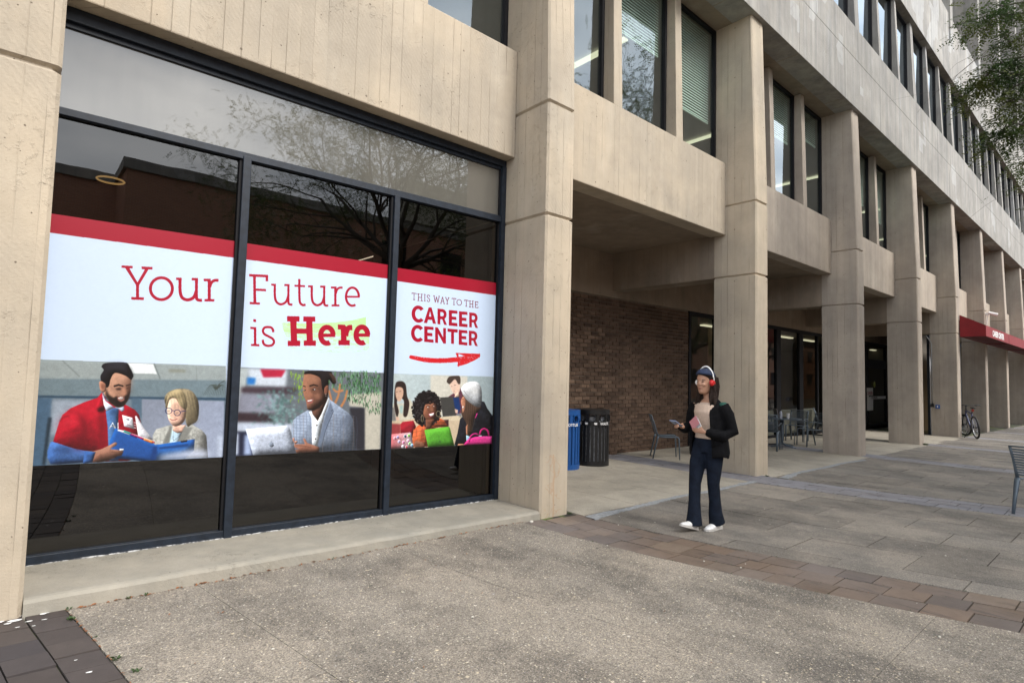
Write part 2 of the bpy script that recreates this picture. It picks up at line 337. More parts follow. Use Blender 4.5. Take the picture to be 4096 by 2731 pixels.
g = G('spandrel_glass'); M['spandrel'] = g.done(g.princ(g.mix(g.ramp(g.noise(g.mapv(g.pos(), (4, 4, .8)), 1, 4), .3, .7), C4(.105, .10, .088), C4(.135, .128, .112)), .0, None, 0, .5, **{'IOR': 2.1}))
def emis(name, col, s):
    g = G(name); return g.done(g.n('ShaderNodeEmission', {'Color': C4(*col), 'Strength': s}).outputs[0])
M['lamp_warm'] = emis('warm_lamp', (1, .75, .38), .8); M['lamp_strip'] = emis('strip_light', (1, .93, .66), .75); M['exit'] = emis('exit_letters', (.05, .9, .25), .8)
M['blind'] = None
g = G('window_blind'); z_ = g.n('ShaderNodeSeparateXYZ', {0: g.pos()}).outputs[2]; sl = g.math('FRACT', g.math('DIVIDE', z_, .05))
M['blind'] = g.done(g.princ(g.mix(g.ramp(sl, .1, .9), C4(.60, .68, .62), C4(.78, .84, .80)), .7, g.bump(sl, .5, .02)))
# ------------------------------------------------------------------ ground
gb = MB(); n = 40
def sheet(name, x0, x1, y0, y1, dz, mat, nx=2, ny=2, wp=False, kind='structure'):
    b = MB(); xs = np.linspace(x0, x1, nx); ys = np.linspace(y0, y1, ny); vs = []; fs = []
    for y in ys:
        for x in xs:
            X = warp(x, y) if wp else x; vs.append((X, y, gz(X)+dz))
    for j in range(ny-1):
        for i in range(nx-1): a = j*nx+i; fs.append((a, a+1, a+nx+1, a+nx))
    b.add(vs, fs); return tag(b.build(name, mat), kind=kind)
sheet('ground', -300, 600, -300, 300, -.045, M['slabA'])
sheet('joint_bed', -3, 46, -6.6, 3.1, -.016, M['bed'], 40, 8)

def piece(x0, x1, y0, y1, gap, z=0., th=.028, jit=.0015, sub=1):
    """one paving unit, its plan bent by the lens-distortion warp, with a small tilt of its own"""
    b = MB(); xs = (x0+gap/2, x1-gap/2); ys = np.linspace(y0+gap/2, y1-gap/2, sub+1)
    t0, t1, t2 = [random.uniform(-jit, jit) for _ in range(3)]
    def P(x, y, top):
        X = warp(x, y); return (X, y, gz(X)+z+(t0+t1*(x-x0)/(x1-x0+1e-6)+t2*(y-y0)/(y1-y0+1e-6) if top else -th))
    c = .004 if gap > .003 else .001
    rings = []
    for j, y in enumerate(ys): rings.append((P(xs[0], y, 0), P(xs[1], y, 0), P(xs[0], y, 1), P(xs[1], y, 1)))
    for j in range(sub):
        a, d = rings[j], rings[j+1]; k = len(b.v)
        b.v += [a[0], a[1], d[1], d[0], a[2], a[3], d[3], d[2]]
        b.f += [(k+4, k+5, k+6, k+7), (k, k+4, k+7, k+3), (k+1, k+2, k+6, k+5)]; b.mi += [0]*3
        if j == 0: b.f.append((k, k+1, k+5, k+4)); b.mi.append(0)
        if j == sub-1: b.f.append((k+3, k+7, k+6, k+2)); b.mi.append(0)
    return b
# foreground slab, in panels
slab_root = empty('plaza_slab', kind='structure')
xb = [.20, .92, 2.47, 4.0]; yb = [.02, -.80, -1.67, -2.57, -3.45, -4.4, -5.5, -6.6]
for i in range(3):
    for j in range(len(yb)-1):
        if i == 2 and j % 2 == 0 and j < len(yb)-2:
            pass
        piece(xb[i], xb[i+1], yb[j+1], yb[j], .005 if (i == 0) else .0022, jit=.0006, sub=5).build('slab', M['slabA'], slab_root)
for j in range(len(yb)-1): piece(-2.6, -.55, yb[j+1], yb[j], .005, jit=.0006, sub=4).build('slab', M['slabA'], slab_root)
# paver band left of the window, square clay pavers
dark = empty('dark_paver_band', kind='structure')
for ci, (x0, x1) in enumerate([(-.55, -.37), (-.37, -.19), (-.19, .004), (.004, .20)]):
    y = .10 if ci % 2 else .02
    while y > -6.4:
        l = random.choice([.20, .20, .21, .36, .38]) if ci < 2 else random.choice([.20, .205, .21])
        piece(x0, x1, y-l, y, .008, jit=.003).build('paver', M['paver_dark'], dark); y -= l
# paver band running out from the second pillar
def band(name, x0, w3, ystart, yend, mat, cols=3, ln=(.22, .30)):
    r = empty(name, kind='structure'); cw = w3/cols
    for c in range(cols):
        y = ystart - random.uniform(0, .15)
        while y > yend:
            l = random.choice([random.uniform(*ln), random.uniform(*ln), random.uniform(*ln)*.72])
            piece(x0+c*cw, x0+(c+1)*cw, y-l, y, .008, jit=.003).build('paver', mat, r); y -= l
    return r
band('brown_paver_band', 3.99, .78, .02, -5.2, M['paver'])
# grey bands farther out
def joined_band(name, x0, w3, y0, y1, mat, cols=3, l0=.28):
    b = MB(); cw = w3/cols
    for c in range(cols):
        y = y0 - (c % 2)*.1
        while y > y1:
            p = piece(x0+c*cw, x0+(c+1)*cw, y-l0, y, .010, jit=.002); b.add(p.v, p.f); y -= l0
    return tag(b.build(name, mat), kind='structure')
band('grey_paver_band', 8.78, .80, 3.1, -5.0, M['paver_far'], 3, (.30, .36))
for k, x0 in enumerate((14.55, 19.7, 24.8, 29.9, 35.0, 40.0)):
    if k < 2:
        band('far_paver_band', x0, .70, 3.0 if k == 0 else .0, -4.4, M['paver_far'], 2, (.36, .42))
    else: joined_band('distant_paver_band', x0, .70, 0., -4.4, M['paver_far'], 2, .4)
# flags in half bond
fl = empty('flagstone_paving', kind='structure'); nflag = 0
def flags(xs, ytop, ybot, root, stuff=None):
    global nflag
    L_ = .868
    for k in range(len(xs)-1):
        ph = -1.275 if k % 2 == 1 else -.85
        ys = [ytop]; y = ph
        while y > ytop - .12: y -= L_
        while y > ybot: ys.append(y); y -= L_
        ys.append(ybot)
        for a, b_ in zip(ys[:-1], ys[1:]):
            p = piece(xs[k], xs[k+1], b_, a, .009, jit=.0022, sub=3)
            if stuff is not None: stuff.add(p.v, p.f)
            else: p.build('flagstone', M['flag'], root); nflag += 1
def cols_between(a, b, w_=.637, first=.34):
    xs = [a, a+first]
    while xs[-1]+w_ < b-.15: xs.append(xs[-1]+w_)
    xs.append(b); return xs
flags(cols_between(4.77, 8.78), -.20, -6.0, fl)
flags(cols_between(9.58, 14.55), -.20, -5.4, fl)
flags(cols_between(15.25, 19.7), -.15, -4.6, fl)
fs_ = MB()
for a in (20.4, 25.5, 30.6, 35.7, 40.7): flags(cols_between(a, a+4.4), -.05, -4.6, fl, fs_)
tag(fs_.build('distant_flagstones', M['flag'], fl), kind='stuff')
# light paving under the arcade
ar = empty('arcade_paving', kind='structure')
for (a, b_) in ((4.77, 8.78), (9.58, 14.55), (15.25, 19.7), (20.4, 24.8)):
    nx = 4 if b_-a < 4.3 else 4; xs = np.linspace(a, b_, nx+1); ys = (3.1, 2.2, 1.35, .5, -.19)
    for i in range(nx):
        for j in range(4): piece(xs[i], xs[i+1], ys[j+1], ys[j], .005, jit=.0008).build('paving_slab', M['arcade'], ar)
# ragged strip of grey patching mortar along the arcade edge
for (a, b_, seed) in ((4.72, 8.85, 3), (9.6, 13.9, 5)):
    rn = random.Random(seed); b = MB(); top = []; bot = []; N = 70
    for i in range(N+1):
        x = a + (b_-a)*i/N; t = i/N; yc = -.20 - .14*math.exp(-t*5) - .05*t + .02*math.sin(x*3.1)
        hw = .035 + .012*rn.random() + (.03 if t < .12 else 0)
        X = warp(x, yc); top.append((X, yc+hw+rn.uniform(-.012, .012), gz(X)+.0062)); bot.append((X, yc-hw+rn.uniform(-.012, .012), gz(X)+.0062))
    vs = top+bot; fs2 = [(i, N+1+i, N+2+i, i+1) for i in range(N)]
    vs2 = [(x, y, z-.02) for x, y, z in vs]; b.add(vs+vs2, fs2+[(N+1+i, 3*N+3+i, 3*N+4+i, N+2+i) for i in range(N)])
    tag(b.build('mortar_strip', M['mortar_grey']), kind='structure')
# plinth under the shop window
b = MB(); N = 24; rs = []
for i in range(N+1):
    x = .003 + 4.262*i/N; zt = .098 - .0175*x + .0015*math.sin(x*9); zg = gz(x)-.03; e = .008*math.sin(x*17)*.4
    rs.append([(x, .80, zg), (x, .80, zt+.004), (x, .04+e, zt), (x, .015+e, zt-.006), (x, -.005+e*1.5, zt-.024), (x, -.012, zg)])
b.rings(rs, cap=True); tag(b.build('window_plinth', M['plinth'], smooth=False), kind='structure')
g = G('whitish_sealant'); M['seal'] = g.done(g.princ(g.mix(g.ramp(g.noise(g.pos(), 30, 4), .45, .6), C4(.08, .08, .085), C4(.5, .5, .5)), .9))
b = MB(); rs = []
for i in range(61):
    x = .005+4.26*i/60; zt = .098-.0175*x; rs.append([(x, .735, zt-.01), (x, .735, zt+.012+.008*random.random()), (x, .70+.012*random.random(), zt+.003), (x, .70, zt-.01)])
tag(b.rings(rs).build('sealant_line', M['seal']), kind='structure')

# ------------------------------------------------------------------ the concrete building
XR = [0., 4.7195, 9.8264, 14.9275, 20.037, 25.05, 30.20, 35.35, 40.95, 46.1]     # right edges of the pillars
PW = .445
JL, JU, T, SB, ST, YS, YG, YW = 3.343, 4.632, 8.02, 4.11, 5.433, .56, .7676, 3.15
bld = empty('office_building', (0, 0, 0), label='long brutalist office building of board-formed concrete with an arcade of pillars', cat='building')
def pillar(x1, i):
    x0 = x1-PW; b = MB(); c = .022; grs = []
    def ring(z, yf, ins=0., yb=.78):
        a0, a1, y0 = x0+ins, x1-ins, yf+ins
        return [(a0, yb, z), (a0, y0+c, z), (a0+c, y0, z), (a1-c, y0, z), (a1, y0+c, z), (a1, yb, z)]
    z0 = gz(x1)-.05; jl = JL-(.02 if i < 2 else 0); gh = .024
    grs = [ring(z0, 0), ring(jl-gh, 0), ring(jl-gh*.2, 0, .026), ring(jl+gh*.2, 0, .026), ring(jl+gh, 0),
           ring(JU-gh, .0), ring(JU-gh*.2, .0, .026), ring(JU+gh*.2, .0, .026), ring(JU+gh, .0), ring(T-.002, .085)]
    b.rings(grs); return b.build('pillar', M['tan'] if i < 3 else M['mid'], bld)
for i, x1 in enumerate(XR): pillar(x1, i)
def cbox(name, x0, x1, y0, y1, z0, z1, mat, bevel=.012, parent=bld):
    return MB().box(x0, x1, y0, y1, z0, z1).build(name, mat, parent, bevel=bevel)
# second-storey spandrels, mullions and windows
winp = []
def window_unit(x0, x1, z0, z1, yg, gmat, parent, fw=.05, name='window', fd=.07):
    f = MB()
    f.box(x0, x0+fw, yg-.045, yg+fd-.045, z0, z1); f.box(x1-fw, x1, yg-.045, yg+fd-.045, z0, z1)
    f.box(x0+fw, x1-fw, yg-.044, yg+fd-.046, z0, z0+fw*.8); f.box(x0+fw, x1-fw, yg-.044, yg+fd-.046, z1-fw, z1)
    o = f.build(name, M['black_alum'], parent)
    MB().quad((x0+fw, yg, z0+fw*.8), (x1-fw, yg, z0+fw*.8), (x1-fw, yg, z1-fw), (x0+fw, yg, z1-fw)).build('pane', gmat, o); return o
for i in range(len(XR)-1):
    a = XR[i]+.002; b_ = XR[i+1]-PW-.002; mt = M['tan'] if i < 2 else M['mid']
    cbox('spandrel_panel', a, b_, YS, .86, SB, ST, mt)
    wd = (b_-a-.40)/3; xs = [a, a+wd, a+wd+.20, a+2*wd+.20, a+2*wd+.40, b_]
    for k in (1, 3):
        m_ = MB(); xx0, xx1 = xs[k], xs[k+1]
        m_.hexa([(xx0, YS+.0, ST-.01), (xx1, YS+.0, ST-.01), (xx1, .86, ST-.01), (xx0, .86, ST-.01), (xx0+.01, YS+.055, T-.012), (xx1-.01, YS+.055, T-.012), (xx1-.01, .86, T-.012), (xx0+.01, .86, T-.012)])
        m_.build('mullion', mt, bld, bevel=.008)
    for k in (0, 2, 4):
        o = window_unit(xs[k]+.001, xs[k+1]-.001, ST+.001, T-.02, .80, M['glass_up'], bld)
        drop = {(1, 4): 6.27, (1, 2): 6.9, (0, 4): 7.0, (1, 0): 7.3, (2, 2): 6.9, (2, 4): 7.3, (3, 4): 6.4, (3, 2): 6.6, (4, 4): 7.0, (6, 2): 6.8}.get((i, k))
        if drop:
            q = MB(); z = drop; q.box(xs[k]+.07, xs[k+1]-.07, .875, .90, drop-.03, drop-.005)
            while z < T-.06: q.quad((xs[k]+.07, .868, z), (xs[k+1]-.07, .868, z), (xs[k+1]-.07, .888, z+.040), (xs[k]+.07, .888, z+.040)); z += .05
            q.build('blind', M['blind'], o)
    # beam from the pillar back to the wall, soffit of the arcade, wall beam
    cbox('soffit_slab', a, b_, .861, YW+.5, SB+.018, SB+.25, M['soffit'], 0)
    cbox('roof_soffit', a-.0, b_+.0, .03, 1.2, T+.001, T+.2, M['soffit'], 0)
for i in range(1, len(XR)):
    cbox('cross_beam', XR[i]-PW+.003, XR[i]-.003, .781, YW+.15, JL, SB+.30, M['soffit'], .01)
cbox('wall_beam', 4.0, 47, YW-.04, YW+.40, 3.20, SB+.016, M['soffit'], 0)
# second-storey interior behind the windows
rm = MB(); rm.quad((0, 7, 5.0), (46, 7, 5.0), (46, 7, 8.2), (0, 7, 8.2)); rm.quad((0, .9, 5.0), (0, 7, 5.0), (0, 7, 8.2), (0, .9, 8.2)).quad((46, .9, 5.0), (46, 7, 5.0), (46, 7, 8.2), (46, .9, 8.2))
rm.build('upper_room_wall', M['dark_room'], bld); MB().quad((0, .9, 8.0), (46, .9, 8.0), (46, 7, 8.0), (0, 7, 8.0)).build('upper_room_ceiling', M['room_ceiling'], bld)
MB().quad((0, .9, 5.0), (46, .9, 5.0), (46, 7, 5.0), (0, 7, 5.0)).build('upper_room_floor', M['dark_room'], bld)
cb = MB()
for x in np.arange(3.1, 44, 5.1):
    o = MB().box(x, x+.14, 2.0, 4.4, 7.93, 7.96).build('ceiling_light', M['lamp_strip'], bld)
# the upper bands (front plane y = 0)
def panels(z0, z1, mat, off, y0=0.0, y1=.5, xa=-1.5, joint=.010, pl=2.55, nm='band_panel'):
    x = xa+off
    while x < 50:
        MB().box(x, x+pl-joint, y0, y1, z0, z1-joint).build(nm, mat, bld, bevel=.006); x += pl
panels(T, 9.22, M['grey'], .0, .0, .45)
panels(9.22, 10.03, M['grey'], .9, .002, .45)
MB().box(-1.5, 50, .03, .44, T+.02, 10.0).build('band_core', M['bed'], bld)
panels(12.52, 13.88, M['grey'], .4, .0, .6)
MB().box(-1.5, 50, .035, .55, 12.55, 13.9).build('band_core', M['bed'], bld)
third_y = .235
for i in range(len(XR)-1):
    a, b_ = XR[i], XR[i+1]; wd = (b_-a)/3
    for k in range(3):
        x1 = a+wd*k; fw = .30 if k == 0 else .17
        m_ = MB(); m_.hexa([(x1-fw, .03, 10.0), (x1, .03, 10.0), (x1, .56, 10.0), (x1-fw, .56, 10.0), (x1-fw+.02, .12, 12.54), (x1-.02, .12, 12.54), (x1-.02, .56, 12.54), (x1-fw+.02, .56, 12.54)])
        m_.build('fin', M['grey'], bld, bevel=.008)
        fn = .30 if k == 2 else .17
        window_unit(x1+.002, x1+wd-fn-.002, 10.0, 12.5, third_y, M['glass_third'], bld, .045)
rm = MB(); rm.quad((0, 5, 9.9), (46, 5, 9.9), (46, 5, 12.8), (0, 5, 12.8)).quad((0, .55, 12.62), (46, .55, 12.62), (46, 5, 12.62), (0, 5, 12.62)).quad((0, .5, 9.95), (46, .5, 9.95), (46, 5, 9.95), (0, 5, 9.95)).quad((46, .5, 9.9), (46, 5, 9.9), (46, 5, 12.7), (46, .5, 12.7)); rm.build('third_room', M['dark_room'], bld)
# parapet panels between the tower fins, and the fins themselves
for i in range(len(XR)-1):
    MB().box(XR[i]+.004, XR[i+1]-PW-.004, .05, .40, 13.884, 15.02).build('parapet_panel', M['grey'], bld, bevel=.008)
for i in range(2, len(XR)):
    f_ = MB(); x1 = XR[i]; x0 = x1-PW+.04
    zs = (13.885, 17.55, 21.25, 24.9, 28.6, 34.0)
    for za, zb in zip(zs[:-1], zs[1:]): f_.box(x0, x1-.02, .0, 3.6, za+.012, zb-.012)
    f_.box(x0+.02, x1-.04, .03, 3.58, 13.9, 34)
    f_.build('tower_fin', M['grey'], bld, bevel=.01)
tw = MB(); tw.box(9, 48, 3.4, 12, 14, 34); tw.build('tower_wall', M['grey'], bld)
MB().box(-1.4, 50, .42, 12, 14.0, 14.3).build('flat_roof', M['grey'], bld)
MB().box(-1.4, 0-PW-.002, .5, 1.0, -.1, T).build('end_wall', M['tan'], bld)

# ground floor back wall: brick, one brick at a time
bw = MB().box(4.9, 12.44, YW+.012, YW+.25, gz(9)-.2, 3.20).build('brick_wall', M['brick_mortar'], bld)
bl, bh = .233, .083; bricks = []
row = 0; z = gz(7)-.06
while z < 3.2-bh*.5:
    x = 6.9 + (row % 2)*bl/2
    while x < 12.44-.05: bricks.append((x, z)); x += bl
    z += bh; row += 1
bricks.sort(key=lambda q: (q[0]-0)**2 + 6*(q[1]-1.5)**2 + (0 if q[0] > 7.3 else 400))
bmeshes = []
for k in range(6):
    d = .010; q = MB(); w_ = (bl-.014)*(1 if k < 5 else .96); h_ = bh-.013; y = [-.004, 0, .002, -.002, .003, -.006][k]
    q.rings([[(0, .02, 0), (w_, .02, 0), (w_, .02, h_), (0, .02, h_)], [(0, y+.003, 0), (w_, y+.003, 0), (w_, y+.003, h_), (0, y+.003, h_)], [(.003, y, .003), (w_-.003, y, .003), (w_-.003, y, h_-.003), (.003, y, h_-.003)]])
    o = q.build('brick', M['brick'], bw); bmeshes.append(o.data); bpy.data.objects.remove(o)
rest = MB()
for k, (x, z) in enumerate(bricks):
    wd = min(bl-.014, 12.435-x)
    if k < 300 and wd > bl*.9:
        o = link_mesh('brick', bmeshes[random.randrange(6)], bw); o.location = (x, YW-.004, z)
    else:
        if x < 6.95 and False: continue
        rest.box(x, x+wd, YW-.004+random.uniform(-.003, .003), YW+.016, z, z+bh-.013)
tag(rest.build('brickwork', M['brick'], bw), kind='stuff')
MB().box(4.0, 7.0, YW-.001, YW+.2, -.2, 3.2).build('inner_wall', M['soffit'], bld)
MB().box(4.28, 4.7, .78, YW+.2, -.2, SB).build('side_wall', M['tan'], bld)

# glazed entrance wall along the back of the arcade
gw = empty('glazed_wall', label=None); gw.parent = bld
def bar(x0, x1, z0, z1, nm='frame_bar', y0=YW-.03, y1=YW+.06, mat=None):
    return MB().box(x0, x1, y0, y1, z0, z1).build(nm, mat or M['black_alum'], gw)
bar(12.44, 47, 3.10, 3.199, 'head_bar'); bar(12.44, 47, gz(20)-.35, gz(20)+.10, 'sill_bar')
mx_ = [12.44, 13.7, 15.1, 16.0, 17.40, 19.10, 20.6, 22.2, 23.8, 25.6, 28.2, 29.0]
for x in mx_: bar(x, x+(.30 if x in (17.40, 19.10, 25.6) else .09), -.2, 3.10, 'mullion')
bar(25.9, 28.2, 2.15, 2.5, 'transom'); bar(25.9, 28.2, -.40, -.22, 'bottom_rail')
for a, b_ in zip(mx_[:-1], mx_[1:]):
    MB().quad((a+.09, YW+.015, gz(20)+.1), (b_, YW+.015, gz(20)+.1), (b_, YW+.015, 3.10), (a+.09, YW+.015, 3.10)).build('pane', M['glass_door'], gw)
bar(25.9, 28.1, .98, 1.03, 'push_bar', YW-.07, YW-.03)
# room behind the entrance wall
rr = MB(); rr.quad((12.3, 9, -.6), (47, 9, -.6), (47, 9, 3.3), (12.3, 9, 3.3)).quad((12.3, 3.3, 3.19), (47, 3.3, 3.19), (47, 9, 3.19), (12.3, 9, 3.19)).quad((12.3, 3.4, -.3), (47, 3.4, -.5), (47, 9, -.5), (12.3, 9, -.3)).quad((12.4, 3.4, -.3), (12.4, 9, -.3), (12.4, 9, 3.2), (12.4, 3.4, 3.2)).quad((31.5, 3.3, -.6), (31.5, 9, -.6), (31.5, 9, 3.3), (31.5, 3.3, 3.3))
rr.build('lobby', M['dark_room'], bld)
MB().box(16.3, 17.1, 4.6, 4.8, -.4, 3.15).build('lobby_wall', M['room_tan'], bld)
MB().box(12.6, 15.4, 6.0, 6.1, -.3, 3.15).build('lobby_wall', M['room_tan'], bld)
MB().box(19.4, 19.7, 4.5, 4.8, -.4, 3.1).build('lobby_column', M['room_ceiling'], bld)
MB().box(16.0, 20.9, YW+.06, YW+.10, -.2, .62).build('white_lower_panel', M['room_ceiling'], bld)
for x in (13.2, 15.4, 18.1, 20.6, 22.8, 25.2, 27.6, 31): MB().box(x, x+1.2, 4.4, 4.55, 3.12, 3.16).build('lobby_fill_strip', M['lamp_strip'], bld)  # glowing strips added to brighten the lobby behind the glazing
# dark returns behind pillars from the fifth on: glazing flush with the pillars
for i in range(5, len(XR)-1):
    a, b_ = XR[i], XR[i+1]-PW
    w_ = MB(); w_.box(a+.002, a+.07, .90, .98, -.6, SB); w_.box(b_-.13, b_-.002, .90, .98, -.6, SB); w_.box(a+.07, b_-.13, .90, .98, 3.2, 3.3); w_.box(a+.07, b_-.13, .90, .98, -.6, gz(a)+.12)
    w_.box((a+b_)/2-.04, (a+b_)/2+.04, .90, .98, gz(a)+.12, 3.2)
    o = w_.build('shopfront_window', M['alum'], bld)
    MB().quad((a+.07, .945, gz(a)+.12), (b_-.13, .945, gz(a)+.12), (b_-.13, .945, 3.2), (a+.07, .945, 3.2)).build('pane', M['glass_low'], o)
    MB().box(a, b_, 1.6, 1.65, -.6, SB).build('shop_interior', M['dark_room'], bld)
MB().box(20.4, 24.5, 2.2, 2.3, -.6, SB).build('recess_wall', M['black_alum'], bld) if False else None

# ------------------------------------------------------------------ shop window of the first bay
sw = empty('shop_window', (0, 0, 0), label='large dark-framed shop window in the nearest bay, above a low concrete plinth', cat='window')
X0, X1 = .003, 4.271
def bar2(name, x0, x1, za0, za1, zb0, zb1, y0, y1, bev=.003):
    return MB().hexa([(x0, y0, za0), (x1, y0, zb0), (x1, y1, zb0), (x0, y1, za0), (x0, y0, za1), (x1, y0, zb1), (x1, y1, zb1), (x0, y1, za1)]).build(name, M['alum'], sw, bevel=bev)
zs0 = lambda x: .100-.0175*x
bar2('head_frame', X0, X1, 4.005, 4.108, 4.035, 4.108, YG-.055, YG+.06)
bar2('head_trim', X0, X1, 3.965, 4.005, 3.995, 4.035, YG-.02, YG+.03)
bar2('transom', X0+.012, X1-.06, 3.298, 3.352, 3.345, 3.420, YG-.05, YG+.04)
bar2('bottom_rail', X0+.012, X1-.06, zs0(0)+.0, zs0(0)+.062, zs0(X1), zs0(X1)+.062, YG-.05, YG+.04)
MB().box(X0, X0+.014, YG-.055, YG+.05, .05, 4.0).build('jamb', M['alum'], sw); 
j_ = MB().box(X1-.06, X1, YG-.06, YG+.05, .02, 4.03).build('jamb', M['alum'], sw); MB().box(X1-.075, X1-.06, YG-.02, YG+.03, .06, 4.0).build('glazing_bead', M['black_alum'], sw)
for (xa, xb2) in ((1.272, 1.338), (2.755, 2.818)):
    o = MB().box(xa, xb2, YG-.062, YG+.04, zs0(xa)-.02, 3.34).build('mullion', M['alum'], sw, bevel=.004)
    MB().box(xa-.022, xa, YG-.03, YG+.02, zs0(xa)+.05, 3.32).build('glazing_bead', M['black_alum'], sw)
PX = [(X0+.014, 1.252), (1.338, 2.735), (2.818, X1-.075)]
for a, b_ in PX:
    MB().quad((a, YG, .06), (b_, YG, .06), (b_, YG, 3.345), (a, YG, 3.345)).build('pane', M['glass_low'], sw)
MB().quad((X0+.01, YG, 3.345), (X1-.06, YG, 3.40), (X1-.06, YG, 4.02), (X0+.01, YG, 4.00)).build('spandrel_glass', M['spandrel'], sw)
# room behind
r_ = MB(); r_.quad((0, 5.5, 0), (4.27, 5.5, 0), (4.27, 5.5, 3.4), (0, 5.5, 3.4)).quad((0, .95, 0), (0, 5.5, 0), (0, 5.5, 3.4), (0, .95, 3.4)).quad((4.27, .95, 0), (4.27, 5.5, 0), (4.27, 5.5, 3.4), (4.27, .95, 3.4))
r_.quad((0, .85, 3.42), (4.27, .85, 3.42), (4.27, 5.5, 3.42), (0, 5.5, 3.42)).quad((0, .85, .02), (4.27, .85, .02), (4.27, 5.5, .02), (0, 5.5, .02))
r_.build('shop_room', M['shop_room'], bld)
rg = MB(); N = 32; rs = []
for i in range(N+1):
    t = 2*PI*i/N; rs.append([(.51+(.115+dx)*math.cos(t), 2.47+(.115+dx)*math.sin(t), 3.36+dz) for dx, dz in ((-.010, 0), (0, -.010), (.010, 0), (0, .010))])
tag(rg.rings(rs, cap=False).build('ring_ceiling_light', M['lamp_warm']), 'round yellow glowing ring lamp on the dark ceiling inside the nearest window', 'ceiling lamp')
